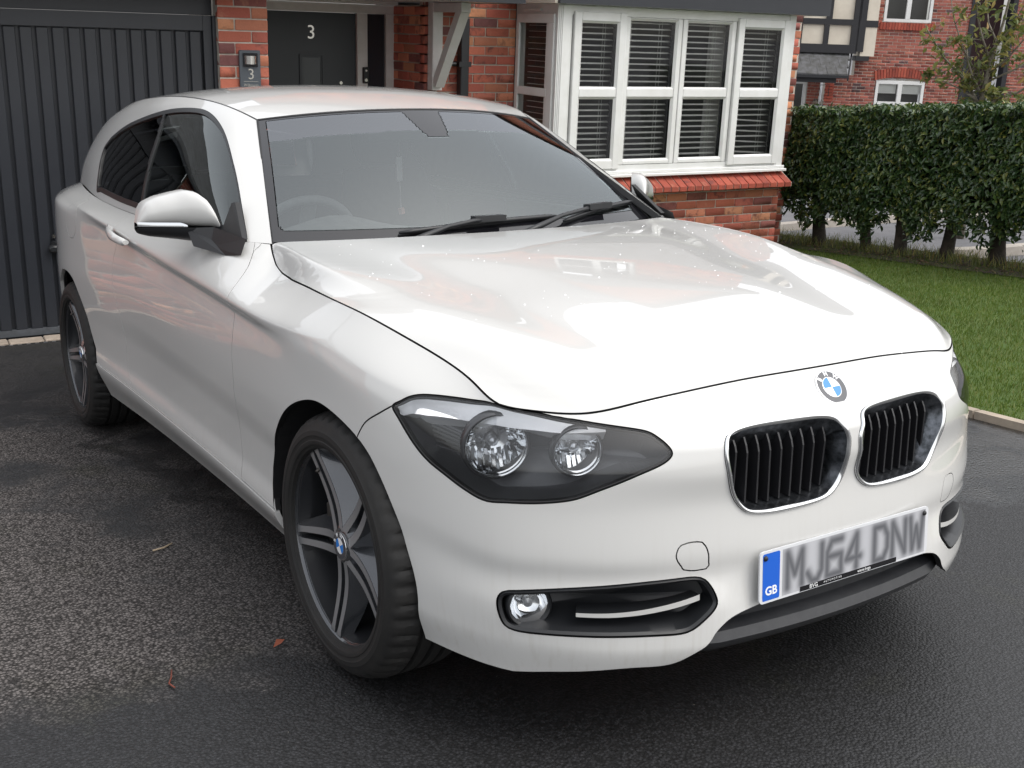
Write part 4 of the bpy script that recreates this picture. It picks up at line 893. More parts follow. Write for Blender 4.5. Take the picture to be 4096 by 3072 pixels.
ROOFC = np.array([(-1.140,0,1.316),(-1.25,0,1.341),(-1.38,0,1.366),(-1.52,0,1.387),(-1.75,0,1.408),(-2.05,0,1.419),(-2.4,0,1.414),(-2.7,0,1.396),(-2.95,0,1.37),(-3.2,0,1.33),(-3.42,0,1.285)])
def roof(n=100, m=30):
    nc = len(RAIL); c = np.arange(nc, dtype=float); uq = np.linspace(0, nc-1, n)
    A = nspline(c, ROOFC, uq); B = nspline(c, RAIL, uq)
    q = np.linspace(0, 1, m); G = []
    for t in q:
        p = A * (1 - t) + B * t
        p[:, 2] = A[:, 2] + (B[:, 2] - A[:, 2]) * (t**2.4)
        p[:, 0] = A[:, 0] + (B[:, 0] - A[:, 0]) * (t**2)
        G.append(p)
    return q, uq, np.array(G)
def windscreen(n=40, m=30):
    q = np.linspace(0, 1, n); s = np.linspace(0, 1, m); G = []
    for t in q:
        bot = np.array([-.655 + (-.758+.655) * t**2, .688 * t, .930 + .014 * t**2])
        top = np.array([-1.140 + (-1.255+1.140) * t**2, .519 * t, 1.3145 + (1.283-1.3145) * t**2.2])
        p = bot + (top - bot) * s[:, None]
        bul = np.sin(np.pi * s) * .018 * (1 - .55 * t**2)
        p[:, 2] += bul; p[:, 0] += bul * .6
        G.append(p)
    return q, s, np.array(G)

# ------------------------------------------------------------------ car
CARM = Matrix(((0.051324, 0.998679, 0.002636, 0.000000), (-0.994825, 0.050894, 0.087933, 0.000000), (0.087682, -0.007136, 0.996123, 0.000000), (0, 0, 0, 1)))      # car axes (x forward, y left, z up) -> world
car = empty('parked_car', (0, 0, 0), 'white three-door hatchback with black kidney grilles parked nose-out on the driveway', 'car')
car.matrix_world = CARM
CURVES = {'lamp': [(9.631,7.089), (9.468,7.559), (9.287,7.942), (9.096,8.124), (8.705,8.267), (8.232,8.389), (7.757,8.542), (7.068,8.900), (6.513,8.962), (5.983,8.928), (5.595,8.775), (5.304,8.657), (5.021,8.451), (4.749,8.233), (4.496,8.040), (4.227,7.828), (4.082,7.596), (3.954,7.363), (3.861,7.095), (3.860,6.952), (3.981,6.655), (4.147,6.445), (4.454,6.162), (4.756,5.894), (5.158,5.592), (5.563,5.304), (5.870,5.212), (6.182,5.159), (6.500,5.129), (6.720,5.111), (6.906,5.088), (7.215,5.031), (7.417,5.054), (7.626,5.121), (7.899,5.229), (8.242,5.410), (8.598,5.599), (8.901,5.876), (9.211,6.326), (9.469,6.790)],
 'kid': [(2.873,7.349), (2.786,7.463), (2.630,7.547), (2.361,7.611), (1.944,7.654), (1.577,7.657), (1.060,7.613), (0.630,7.543), (0.386,7.439), (0.291,7.269), (0.222,7.018), (0.153,6.739), (0.152,6.270), (0.171,5.883), (0.167,5.474), (0.202,5.163), (0.325,4.941), (0.519,4.785), (0.742,4.730), (1.141,4.689), (1.663,4.675), (2.020,4.680), (2.232,4.711), (2.413,4.748), (2.536,4.832), (2.650,4.995), (2.756,5.266), (2.853,5.719), (2.913,6.312), (2.926,7.032)],
 'fog': [(7.024,2.053), (7.014,2.243), (6.958,2.409), (6.867,2.519), (6.725,2.557), (6.503,2.616), (6.075,2.704), (5.657,2.778), (5.036,2.864), (4.412,2.938), (3.781,2.976), (3.354,2.980), (3.225,2.887), (3.124,2.710), (3.050,2.515), (3.006,2.279), (3.042,2.159), (3.186,1.929), (3.352,1.678), (3.495,1.503), (3.639,1.424), (4.010,1.408), (4.626,1.401), (5.241,1.376), (5.860,1.321), (6.284,1.285), (6.728,1.281), (6.870,1.367), (6.969,1.644)],
 'farch': [(13.458,0.955), (13.549,1.717), (13.519,2.651), (13.333,3.710), (13.029,4.584), (12.692,5.129), (12.336,5.442), (11.913,5.630), (11.483,5.587), (11.077,5.448), (10.626,5.252), (10.334,5.050), (9.998,4.634), (9.691,4.085), (9.476,3.496), (9.295,2.744), (9.106,1.996), (9.051,1.134), (9.101,0.625)],
 'rarch': [(20.590,4.796), (20.164,5.048), (19.928,5.079), (19.686,4.982), (19.477,4.667), (19.358,4.287), (19.254,3.901), (19.170,3.541), (19.104,3.129), (19.033,2.388), (18.949,1.896)],
 'dfront': [(14.638,8.762), (14.574,8.616), (14.404,8.374), (14.251,8.035), (14.410,7.053), (14.388,6.632), (14.401,5.522), (14.421,4.983), (14.437,4.468), (14.410,4.424), (14.432,3.895), (14.499,3.412), (14.515,2.752), (14.511,2.272), (14.528,1.562), (14.516,1.170), (14.503,0.888)],
 'drear': [(25.630,6.505), (17.735,8.656), (17.638,8.293), (17.616,7.974), (17.774,6.938), (17.737,6.550), (17.833,6.195), (17.887,5.808), (17.838,5.257), (17.756,4.635), (17.678,3.958), (17.642,3.363), (17.686,2.775), (17.753,2.049), (17.710,1.600), (17.583,1.248)],
 'split': [(9.633,7.111), (9.991,6.447), (10.385,5.806), (10.512,5.518), (10.619,5.256)],
 'cap': [(3.721,4.232), (3.689,4.282), (3.636,4.300), (3.316,4.317), (3.263,4.299), (3.235,4.249), (3.160,3.657), (3.159,3.426), (3.210,3.334), (3.576,3.342), (3.620,3.401), (3.645,3.529)],
 'lowopen': [(2.228,1.913), (2.503,1.852), (2.741,1.741), (2.920,1.528), (3.048,1.287), (3.113,1.096), (3.190,0.952), (3.230,0.901)],
 'bottom': [(3.352,0.794), (3.491,0.675), (3.756,0.496), (4.390,0.433), (5.223,0.324), (6.013,0.177)],
 'crease': [(6.726,3.344), (5.865,3.618), (5.045,3.816), (4.222,3.944), (3.165,4.008), (2.394,3.999)],
 'win': [(6.222,0.061), (6.318,0.208), (6.440,0.342), (6.508,0.463), (6.369,0.551), (6.093,0.630), (5.738,0.705), (5.186,0.783), (4.639,0.840), (4.264,0.869), (3.877,0.889), (3.474,0.903), (3.214,0.906), (2.833,0.886), (2.479,0.845), (2.163,0.790), (1.876,0.718), (1.557,0.611), (0.988,0.347), (0.822,0.199), (0.686,0.040), (1.651,0.047), (4.286,0.042), (4.509,0.048), (5.015,0.052), (5.972,0.063)],
 'bp': [(4.514,0.848), (4.409,0.680), (4.384,0.526), (4.368,0.395), (4.348,0.180), (4.369,0.084), (4.509,0.048)]}
class Grid:
    def __init__(s, G, vq, uq):
        s.G = np.asarray(G); s.vq = np.asarray(vq); s.uq = np.asarray(uq)
        du = np.gradient(s.G, axis=1); dv = np.gradient(s.G, axis=0); n = np.cross(du, dv)
        s.N = n / np.maximum(np.linalg.norm(n, axis=2), 1e-12)[..., None]
    def ij(s, u, v):
        fi = np.interp(v, s.vq, np.arange(len(s.vq))); fj = np.interp(u, s.uq, np.arange(len(s.uq))); return fi, fj
    def ev(s, u, v, A=None):
        A = s.G if A is None else A
        fi, fj = s.ij(np.asarray(u, float), np.asarray(v, float))
        i = np.clip(fi.astype(int), 0, len(s.vq) - 2); j = np.clip(fj.astype(int), 0, len(s.uq) - 2); a = (fi - i)[..., None]; b = (fj - j)[..., None]
        return (A[i, j] * (1-a) * (1-b) + A[i, j+1] * (1-a) * b + A[i+1, j] * a * (1-b) + A[i+1, j+1] * a * b)
    def nrm(s, u, v):
        n = s.ev(u, v, s.N); return n / np.maximum(np.linalg.norm(n, axis=-1), 1e-12)[..., None]
def poly_sd(P, poly):
    """signed distance to a closed 2D polygon, negative inside"""
    P = np.asarray(P); poly = np.asarray(poly, float); A = poly; B = np.roll(poly, -1, 0)
    d = np.full(len(P), 1e9); ins = np.zeros(len(P), bool)
    for a, b in zip(A, B):
        e = b - a; L = e @ e
        if L < 1e-14: continue
        w = P - a; t = np.clip((w @ e) / L, 0, 1); q = w - t[:, None] * e
        d = np.minimum(d, np.hypot(q[:, 0], q[:, 1]))
        c = (a[1] > P[:, 1]) != (b[1] > P[:, 1])
        with np.errstate(divide='ignore', invalid='ignore'):
            x = a[0] + (P[:, 1] - a[1]) * (b[0] - a[0]) / (b[1] - a[1])
        ins ^= c & (P[:, 0] < x)
    return np.where(ins, -d, d)
def smooth_closed(poly, n=120):
    p = np.asarray(poly, float); k = len(p); e = np.r_[p[-3:], p, p[:3]]
    # chord-length Catmull-Rom through the traced points
    out = []
    for i in range(3, 3 + k):
        p0, p1, p2, p3 = e[i-1], e[i], e[i+1], e[i+2]
        m = max(2, int(round(n / k)))
        d1 = np.linalg.norm(p2 - p1) + 1e-9; d0 = np.linalg.norm(p1 - p0) + 1e-9; d2 = np.linalg.norm(p3 - p2) + 1e-9
        m1 = ((p1-p0)/d0*d1 + (p2-p1)/d1*d0) / (d0+d1) * d1; m2 = ((p2-p1)/d1*d2 + (p3-p2)/d2*d1) / (d1+d2) * d1
        for t in np.arange(m) / m:
            out.append((2*t**3-3*t**2+1)*p1 + (t**3-2*t**2+t)*m1 + (-2*t**3+3*t**2)*p2 + (t**3-t**2)*m2)
    return np.array(out)
def smooth_open(pts, n=60):
    p = np.asarray(pts, float); d = np.r_[0, np.cumsum(np.linalg.norm(np.diff(p, axis=0), axis=1))]
    return nspline(d, p, np.linspace(0, d[-1], n))
class Trim:
    """quad grid whose vertices are pulled onto traced curves so that faces can be handed out to panels with clean edges"""
    def __init__(s, grid, uq, vq):
        s.g = grid; s.uq = uq; s.vq = vq; nu, nv = len(uq), len(vq)
        U, V = np.meshgrid(uq, vq); s.C = np.c_[np.interp(U.ravel(), uq, np.arange(nu)), np.interp(V.ravel(), vq, np.arange(nv))]  # cell coords
        idx = np.arange(nu * nv).reshape(nv, nu)
        s.Q = np.stack([idx[:-1, :-1], idx[:-1, 1:], idx[1:, 1:], idx[1:, :-1]], -1).reshape(-1, 4)
        s.E = np.concatenate([np.stack([idx[:, :-1].ravel(), idx[:, 1:].ravel()], 1), np.stack([idx[:-1].ravel(), idx[1:].ravel()], 1)])
        s.lock = np.zeros(nu * nv, bool); s.curves = {}
    def cell(s, poly):
        p = np.asarray(poly, float)
        ex = lambda x, q: np.interp(x, q, np.arange(len(q))) + np.minimum(0, x - q[0]) * 20 + np.maximum(0, x - q[-1]) * 20
        return np.c_[ex(p[:, 0], s.uq), ex(p[:, 1], s.vq)]
    def cut(s, name, poly, snap=True):
        pc_ = s.cell(poly); s.curves[name] = pc_
        if not snap: return
        for it in range(2):
            lo = pc_.min(0) - 2; hi = pc_.max(0) + 2
            near = np.where(((s.C > lo) & (s.C < hi)).all(1))[0]
            sd = np.full(len(s.C), 1e3); sd[near] = poly_sd(s.C[near], pc_)
            a, b = s.E[:, 0], s.E[:, 1]
            cr = (sd[a] * sd[b] < 0) & (np.abs(sd[a]) < 3) & (np.abs(sd[b]) < 3); a, b = a[cr], b[cr]
            t = np.abs(sd[a]) / (np.abs(sd[a]) + np.abs(sd[b])); X = s.C[a] + (s.C[b] - s.C[a]) * t[:, None]
            best = {}
            for k in range(len(a)):
                i, w = (a[k], t[k]) if t[k] < .5 else (b[k], 1 - t[k])
                if s.lock[i]:
                    i, w = (b[k], 1 - t[k]) if t[k] < .5 else (a[k], t[k])
                    if s.lock[i] or w > .8: continue
                if i not in best or w < best[i][0]: best[i] = (w, X[k])
            for i, (w, x) in best.items(): s.C[i] = x; s.lock[i] = True
    def finish(s):
        s.U = np.interp(s.C[:, 0], np.arange(len(s.uq)), s.uq); s.Vv = np.interp(s.C[:, 1], np.arange(len(s.vq)), s.vq)
        s.P = s.g.ev(s.U, s.Vv); s.N = s.g.nrm(s.U, s.Vv)
        # split quads that straddle a curve along the diagonal lying on it
        s.Fc = []
        for q in s.Q:
            l = s.lock[q]
            if l.sum() >= 2 and ((l[0] and l[2]) and not (l[1] and l[3])): s.Fc += [(q[0], q[1], q[2]), (q[0], q[2], q[3])]
            elif l.sum() >= 2 and ((l[1] and l[3]) and not (l[0] and l[2])): s.Fc += [(q[0], q[1], q[3]), (q[1], q[2], q[3])]
            else: s.Fc.append(tuple(q))
        s.cent = np.array([s.C[list(f)].mean(0) for f in s.Fc])
    def inside(s, name): return poly_sd(s.cent, s.curves[name]) < 0
def submesh(P, N, faces, gap=.0022, lip=.014, side=1, lipdir=None):
    """take faces, shrink their border by gap along the surface, add an inward lip; returns verts, faces, normals"""
    used = sorted({i for f in faces for i in f}); mp = {i: k for k, i in enumerate(used)}
    V = P[used].copy(); Nn = N[used].copy(); F2 = [tuple(mp[i] for i in f) for f in faces]
    ec = {}
    for f in F2:
        for a, b in zip(f, f[1:] + f[:1]):
            k = (min(a, b), max(a, b)); ec[k] = (ec.get(k, (0,))[0] + 1, a, b)
    bd = [(a, b) for c, a, b in ec.values() if c == 1]
    bd = [(a, b) for a, b in bd if not (abs(V[a, 1]) < 1e-5 and abs(V[b, 1]) < 1e-5)]
    push = np.zeros_like(V); cnt = np.zeros(len(V))
    for a, b in bd:
        t = V[b] - V[a]; d = np.cross(Nn[a], t); d /= np.linalg.norm(d) + 1e-12
        push[a] += d; push[b] += d; cnt[a] += 1; cnt[b] += 1
    m = cnt > 0; ln = np.linalg.norm(push[m], axis=1)[:, None]; V[m] += push[m] / np.maximum(ln, 1e-9) * gap
    onc = np.abs(P[used][:, 1]) < 1e-5; V[onc, 1] = 0
    n0 = len(V); Vx = []; Nx = []; F3 = []
    for a, b in bd:
        k = n0 + len(Vx); t = V[b] - V[a]; d = -np.cross(Nn[a], t); d /= np.linalg.norm(d) + 1e-12
        Vx += [V[a], V[b], V[b] - Nn[b] * lip, V[a] - Nn[a] * lip]; Nx += [d] * 4; F3.append((k+1, k, k+3, k+2))
    if Vx: V = np.r_[V, Vx]; Nn = np.r_[Nn, Nx]
    global LIP_N; LIP_N = len(F3)
    return V, F2 + F3, Nn
LIP_N = 0
def mirror(V, Fc, N):
    return np.asarray(V) * [1, -1, 1], [tuple(f[::-1]) for f in Fc], np.asarray(N) * [1, -1, 1]
def both(name, V, Fc, N, mat, parent=car, joined=False, label=None):
    """V is the left (y > 0) half; makes the right and the left copy"""
    Vm, Fm, Nm = mirror(V, Fc, N); lipn = LIP_N; dark = mat is M['paint'] and name in ('bonnet', 'front_bumper', 'front_wing', 'fuel_flap', 'side_frame')
    def shade_lip(o):
        if dark:
            o.data.materials.append(M['seal']); k = len(Fc); mi = [0] * len(o.data.polygons)  # lips coloured black: shade of the shut lines put into the colour
            for st in range(0, len(mi), k): mi[st + k - lipn: st + k] = [1] * lipn
            o.data.polygons.foreach_set('material_index', mi)
        return o
    if joined:
        n = len(V); Vj = np.r_[V, Vm]; Fj = list(Fc) + [tuple(i + n for i in f) for f in Fm]; Nj = np.r_[N, Nm]
        return [shade_lip(part(name, Vj, Fj, mat, parent, True, Nj))]
    return [shade_lip(part(name, Vm, Fm, mat, parent, True, Nm)), shade_lip(part(name, V, Fc, mat, parent, True, N))]
# ---- lower body
tq_u, tq_v, TG = tub(24, 16)
TUB = Grid(TG, tq_v, tq_u)
_len = np.r_[0, np.cumsum(np.linalg.norm(np.diff(TG[60], axis=0), axis=1))]
uq = np.interp(np.linspace(0, _len[-1], 500), _len, tq_u); vq = np.linspace(0, 9, 118); vq = np.sort(np.unique(np.r_[vq, 1.0])); vq = vq[~((np.abs(vq - 1) < .05) & (vq != 1.0))]
# orient normals outwards
if (TUB.N[50, 3000 % TG.shape[1]] @ np.array([0, 1, 0])) < 0 or TUB.N[60, 5][0] < 0: TUB.N = -TUB.N
T = Trim(TUB, uq, vq)
c_ = CURVES
def relax(p, k=4):
    for _ in range(k): p = p * .5 + (np.roll(p, 1, 0) + np.roll(p, -1, 0)) * .25
    return p
lamp = relax(smooth_closed(c_['lamp'], 160), 2); kid = relax(smooth_closed(c_['kid'], 160), 14); fog = relax(smooth_closed(c_['fog'], 140), 6)
fa = np.r_[smooth_open(c_['farch'], 90), [(9.25, -2), (13.42, -2), (13.42, .3)]]
ra = np.r_[[(21.15, -2), (21.1, .4), (21.02, 1.8), (20.88, 3.2), (20.70, 4.25)], smooth_open(c_['rarch'][1:], 70), [(18.92, 1.0), (18.92, -2)]]
low = np.r_[[(-3, -3), (-3, 2.12), (1.2, 2.12)], smooth_open(c_['lowopen'] + c_['bottom'], 90), [(9.6, -.4), (9.6, -3)]]
_sel = (tq_u > 12); _G2 = TG[:, _sel]; _u2 = tq_u[_sel]
def side_uv(pts):
    out = []
    for x, z in pts:
        d = (_G2[..., 0] - x) ** 2 + (_G2[..., 2] - z) ** 2 + np.where(_G2[..., 1] < .45, 1, 0); i, j = np.unravel_index(np.argmin(d), d.shape); out.append((_u2[j], tq_v[i]))
    return np.array(out)
fuel = side_uv([(-2.475 + .088 * math.cos(a), .905 + .078 * math.sin(a)) for a in np.linspace(0, 2 * math.pi, 60, endpoint=False)])
cap_ = smooth_closed(c_['cap'], 60)
def xz_curve(pts, n=70):
    p = side_uv(smooth_open(pts, n))
    for _ in range(14): p[1:-1] = p[1:-1] * .5 + (p[:-2] + p[2:]) * .25
    return p
fuel = relax(fuel, 6)
df = np.r_[[(14.72, 9.6), (14.70, 9.0)], xz_curve([(-.705,.917),(-.668,.885),(-.630,.850),(-.606,.80),(-.604,.75),(-.611,.69),(-.620,.59),(-.633,.50),(-.643,.42),(-.645,.36),(-.641,.305)]), [(14.503, .96)]]
dr = np.r_[[(17.74, 9.6), (17.73, 9.0)], xz_curve([(-1.845,.942),(-1.815,.918),(-1.803,.895),(-1.828,.86),(-1.862,.82),(-1.887,.785),(-1.898,.75),(-1.892,.71),(-1.867,.657),(-1.842,.597),(-1.832,.54),(-1.842,.48),(-1.856,.42),(-1.842,.372),(-1.812,.345)]), [(17.55, .96)]]
sp = np.r_[smooth_open(c_['split'], 24), [(10.9, 3.5), (10.9, -3)]]
door_poly = np.r_[df, [(14.503, 1.0), (17.55, 1.0)], dr[::-1][1:]]
bump_poly = np.r_[[(-3, -3), (-3, 12), (5.6, 12), (6.3, 8.95)], sp]
for nm, pl in (('farch', fa), ('rarch', ra), ('lamp', lamp), ('kid', kid), ('fog', fog), ('low', low), ('door', door_poly), ('bump', bump_poly), ('cap', cap_), ('fuel', fuel)):
    T.cut(nm, pl)
T.finish()
ins = {k: T.inside(k) for k in T.curves}
vv = np.interp(T.cent[:, 1], np.arange(len(vq)), vq); uu = np.interp(T.cent[:, 0], np.arange(len(uq)), uq)
lab = np.full(len(T.Fc), 'quarter_panel', object)
lab[uu < 14.6] = 'front_wing'; lab[ins['bump']] = 'front_bumper'; lab[ins['door']] = 'door'
lab[(vv < 1) & (uu > 11.5) & (uu < 20)] = 'sill'
lab[ins['cap']] = 'towing_eye_cover'; lab[ins['fuel'] & (uu > 17)] = 'fuel_flap'
lab[ins['lamp']] = 'lens'
for k in ('farch', 'rarch', 'kid', 'fog', 'low'): lab[ins[k]] = 'hole'
lab[(uu < 9.3) & (vv < 1.2) & (lab == 'front_wing')] = 'front_bumper'
FcA = np.array(T.Fc, object)
PANEL = {}
for nm in ('front_bumper', 'front_wing', 'door', 'quarter_panel', 'sill', 'towing_eye_cover', 'fuel_flap'):
    fs = [f for f, l in zip(T.Fc, lab) if l == nm]
    PP = T.P + T.N * .005 if nm == 'sill' else T.P
    gap = {'towing_eye_cover': .0012, 'fuel_flap': .0014, 'sill': .0012, 'door': .0011, 'quarter_panel': .0011}.get(nm, .0018)
    V, F2, N2 = submesh(PP, T.N, fs, gap)
    sel = both(nm, V, F2, N2, M['paint'], joined=(nm == 'front_bumper')) if nm not in ('fuel_flap', 'towing_eye_cover') else [part(nm, *mirror(V, F2, N2)[:2], M['paint'], car, True, mirror(V, F2, N2)[2])]
    PANEL[nm] = sel
def ontub(poly, off=0.0, side=-1):
    p = TUB.ev(poly[:, 0], poly[:, 1]); n = TUB.nrm(poly[:, 0], poly[:, 1]); q = p + n * off
    return q * [1, side, 1], n * [1, side, 1]
def strip(A, B, closed=True):
    n = len(A); V = np.r_[A, B]; k = n if closed else n - 1
    return V, [(i, (i+1) % n, n + (i+1) % n, n + i) for i in range(k)]
# left filler panels where the right-hand-only flaps are (the left side has no flaps)
for nm in ('fuel_flap', 'towing_eye_cover'):
    fs = [f for f, l in zip(T.Fc, lab) if l == nm]
    V, F2, N2 = submesh(T.P, T.N, fs, 0.0, .002)
    part('quarter_panel_skin' if nm == 'fuel_flap' else 'bumper_skin', V, F2, M['paint'], PANEL['quarter_panel'][1] if nm == 'fuel_flap' else PANEL['front_bumper'][0], True, N2)
# ---- bonnet (edges follow the tub's upper edge)
hq, ht, HG = hood(130, 16)
edge = tub_edge = TG[-1]
ed_front = edge[tq_u <= 5.0]; ed_side = edge[(tq_u >= 4.7) & (tq_u <= 14.0)]
HG = HG.copy(); Wl = (hq / 4.0)
for k in range(HG.shape[1]):                       # side edge
    p = HG[-1, k]; q = ed_side[np.argmin(((ed_side - p) ** 2).sum(1))]
    if k > 12: HG[:, k] += (q - p) * (Wl ** 5)[:, None] * min(1, (k - 12) / 12)
for r in range(HG.shape[0]):                       # front edge
    p = HG[r, -1]; cand = edge[tq_u <= 7.2]; q = cand[np.argmin(np.abs(cand[:, 1] - p[1]))]
    HG[r] += (q - p) * (ht ** 12)[:, None]
BON = Grid(HG, hq, ht)
if BON.N[10, 50][2] < 0: BON.N = -BON.N
nv_, nu_ = HG.shape[:2]; idx = np.arange(nv_ * nu_).reshape(nv_, nu_)
fs = [tuple(x) for x in np.stack([idx[:-1, :-1], idx[:-1, 1:], idx[1:, 1:], idx[1:, :-1]], -1).reshape(-1, 4)]
tst = np.cross(HG[11, 50] - HG[10, 50], HG[10, 51] - HG[10, 50])
if tst @ BON.N[10, 50] > 0: fs = [f[::-1] for f in fs]
V, F2, N2 = submesh(HG.reshape(-1, 3), BON.N.reshape(-1, 3), fs, .0030, .02)
bonnet = both('bonnet', V, F2, N2, M['paint'], joined=True)[0]
def fix_wind(G, N, fs):
    f = fs[len(fs) // 2]; P = G.reshape(-1, 3); n = np.cross(P[f[1]] - P[f[0]], P[f[2]] - P[f[0]])
    return fs if n @ N.reshape(-1, 3)[f[0]] > 0 else [tuple(x[::-1]) for x in fs]
def grid_faces(G):
    nv, nu = G.shape[:2]; idx = np.arange(nv * nu).reshape(nv, nu)
    return [tuple(x) for x in np.stack([idx[:-1, :-1], idx[:-1, 1:], idx[1:, 1:], idx[1:, :-1]], -1).reshape(-1, 4)]
# ---- greenhouse sides
su, sv, SG = side_glass(260, 90)
SID = Grid(SG, sv, su)
if SID.N[40, 100][1] < 0: SID.N = -SID.N
suq = np.linspace(0, su[-1], 300); svq = np.linspace(0, 1, 80)
S = Trim(SID, suq, svq)
win = smooth_closed(c_['win'], 160)
wc = S.cell(win)
def inset(poly, d):
    p = np.asarray(poly); t = np.roll(p, -1, 0) - np.roll(p, 1, 0); n = np.c_[-t[:, 1], t[:, 0]]; n /= np.linalg.norm(n, axis=1)[:, None] + 1e-9
    area = (p[:, 0] * np.roll(p[:, 1], -1) - np.roll(p[:, 0], -1) * p[:, 1]).sum()
    return p + n * (d if area > 0 else -d)
win2 = inset(win * [.27, .40], .017) / [.27, .40]; win2[:, 1] = np.maximum(win2[:, 1], .062)
bp = smooth_open(c_['bp'], 40)
S.cut('win', win); S.cut('glass', win2); S.finish()
iw = S.inside('win'); ig = S.inside('glass')
cu_ = np.interp(S.cent[:, 0], np.arange(len(suq)), suq); cv_ = np.interp(S.cent[:, 1], np.arange(len(svq)), svq)
bpu = np.interp(cv_, bp[::-1, 1], bp[::-1, 0])
dist = (cu_ - bpu) * .40
zone = np.full(len(S.Fc), 'side_frame', object); zone[iw] = 'window_seal'
zone[ig & (dist < -.012)] = 'door_window'; zone[ig & (dist > .012)] = 'rear_side_window'
for nm, mt in (('side_frame', 'paint'), ('window_seal', 'black_trim'), ('door_window', 'side_glass'), ('rear_side_window', 'privacy_glass')):
    fs = [f for f, l in zip(S.Fc, zone) if l == nm]
    P_ = S.P - (S.N * .004 if 'window' in nm and nm != 'window_seal' else 0)
    if nm == 'window_seal': P_ = S.P + S.N * .0015
    V, F2, N2 = submesh(P_, S.N, fs, .0005, .02 if nm == 'side_frame' else .006)
    PANEL[nm] = both(nm, V, F2, N2, M[mt])
# ---- roof, windscreen, rear
rq, ru, RG = roof(110, 26); ROOF = Grid(RG, rq, ru)
if ROOF.N[5, 50][2] < 0: ROOF.N = -ROOF.N
V, F2, N2 = submesh(RG.reshape(-1, 3), ROOF.N.reshape(-1, 3), fix_wind(RG, ROOF.N, grid_faces(RG)), .003, .02)
roof_ob = both('roof', V, F2, N2, M['paint'], joined=True)[0]
wq, ws, WG = windscreen(130, 110); WIN = Grid(WG, wq, ws)
if WIN.N[5, 10][0] < 0: WIN.N = -WIN.N
wf = fix_wind(WG, WIN.N, grid_faces(WG)); Wp = WG.reshape(-1, 3) ; Wn = WIN.N.reshape(-1, 3)
def wzone(f):
    i = np.array(f) // WG.shape[1]; j = np.array(f) % WG.shape[1]; q = wq[i].mean(); s_ = ws[j].mean()
    if q > .955 or s_ < .085 or s_ > .975: return 'frit'
    if s_ > .735 and q < .105 - (.86 - s_) * .25 and ((q < .070) or s_ > .755 + (q - .07)): return 'frit'
    rr_ = math.hypot(max(0, q - .90), max(0, .14 - s_) * .8)
    if rr_ > .055: return 'frit'
    return 'tint' if s_ > .80 - .02 * q else 'glass'
wz = [wzone(f) for f in wf]
for nm, mt in (('frit', 'frit'), ('glass', 'glass'), ('tint', 'tint_band')):
    fs = [f for f, z_ in zip(wf, wz) if z_ == nm]
    V, F2, N2 = submesh(Wp, Wn, fs, .003 if nm == 'frit' else 0, .004)
    both({'frit': 'windscreen_edge_band', 'glass': 'windscreen', 'tint': 'windscreen_tint'}[nm], V, F2, N2, M[mt], joined=True)
# black gasket round the windscreen
Wo = np.concatenate([WG[:, -1][:-1], WG[-1, ::-1]]); Wnrm = np.concatenate([WIN.N[:, -1][:-1], WIN.N[-1, ::-1]])
g = MB(); full = np.r_[(Wo * [1, -1, 1])[::-1][:-1] if False else (Wo * [1, -1, 1])[::-1], Wo[1:]]
g.tube(full - np.array([0, 0, .001]), .0042, 6); g.build('windscreen_gasket', M['seal'], car, True)
# roof-rail joint lines
for sd in (-1, 1):
    g = MB(); g.tube(RG[-1] * [1, sd, 1] - np.array([0, 0, .004]), .0042, 6); g.build('roof_seam', M['seal'], car, True)
# tailgate: from roof end down to the belt, and closing band to the tub
nb = 24; t_ = np.linspace(0, 1, nb); top = np.array([ROOFC[-1] * (1 - t) + RAIL[-1] * t for t in t_]); top[:, 0] = ROOFC[-1][0] + (RAIL[-1][0] - ROOFC[-1][0]) * t_**2
bot = np.array([np.array([-3.53, 0, 1.0]) * (1 - t) + BELT[-1] * t for t in t_]); bot[:, 0] = -3.53 + (BELT[-1][0] + 3.53) * t_**2
TGG = np.array([top * (1 - s) + bot * s + np.array([-.03, 0, .02]) * math.sin(math.pi * s) for s in np.linspace(0, 1, 16)])
TAIL = Grid(TGG, np.linspace(0, 1, 16), t_)
if TAIL.N[8, 10][0] > 0: TAIL.N = -TAIL.N
tf = fix_wind(TGG, TAIL.N, grid_faces(TGG))
for nm, mt in (('tailgate', 'paint'), ('rear_window', 'privacy_glass')):
    fs = [f for f in tf if ((1 <= min(f) // nb and max(f) // nb <= 12 and max(np.array(f) % nb) <= 20) == (nm == 'rear_window'))]
    V, F2, N2 = submesh(TGG.reshape(-1, 3), TAIL.N.reshape(-1, 3), fs, .001, .01); both(nm, V, F2, N2, M[mt], joined=True)
# ---- underbody and wheel-arch liners
u = MB(); u.box((-3.3, -.62, .20), (.30, .62, .27)); u.build('underbody', M['liner'], car)
for nm, cx in (('front', 0.0), ('rear', -2.69)):
    for sd in (-1, 1):
        b = MB(); n = 26; V = []; Fc = []
        for j in range(n + 1):
            a = R_(-6 + 192 * j / n); r = .375
            for y in (.855 if nm == 'front' else .872, .56): V.append((cx + .004 + r * math.cos(a) * (1.0 if math.cos(a) > 0 else 1.02) * (.93 if (nm == 'front' and math.cos(a) > 0) else 1), sd * (y if y < .8 else (y - max(0, math.cos(a)) * (.11 if nm == 'front' else .01) - max(0, -math.cos(a)) * (0 if nm == 'front' else .075))), .315 + r * math.sin(a) * .985))
        for j in range(n): Fc.append((2*j, 2*j+1, 2*j+3, 2*j+2))
        V.append((cx, sd * .56, .3)); c = len(V) - 1
        for j in range(n): Fc.append((2*j+1, 2*j+3, c))
        b.add(V, Fc); b.build('arch_liner', M['liner'], car)
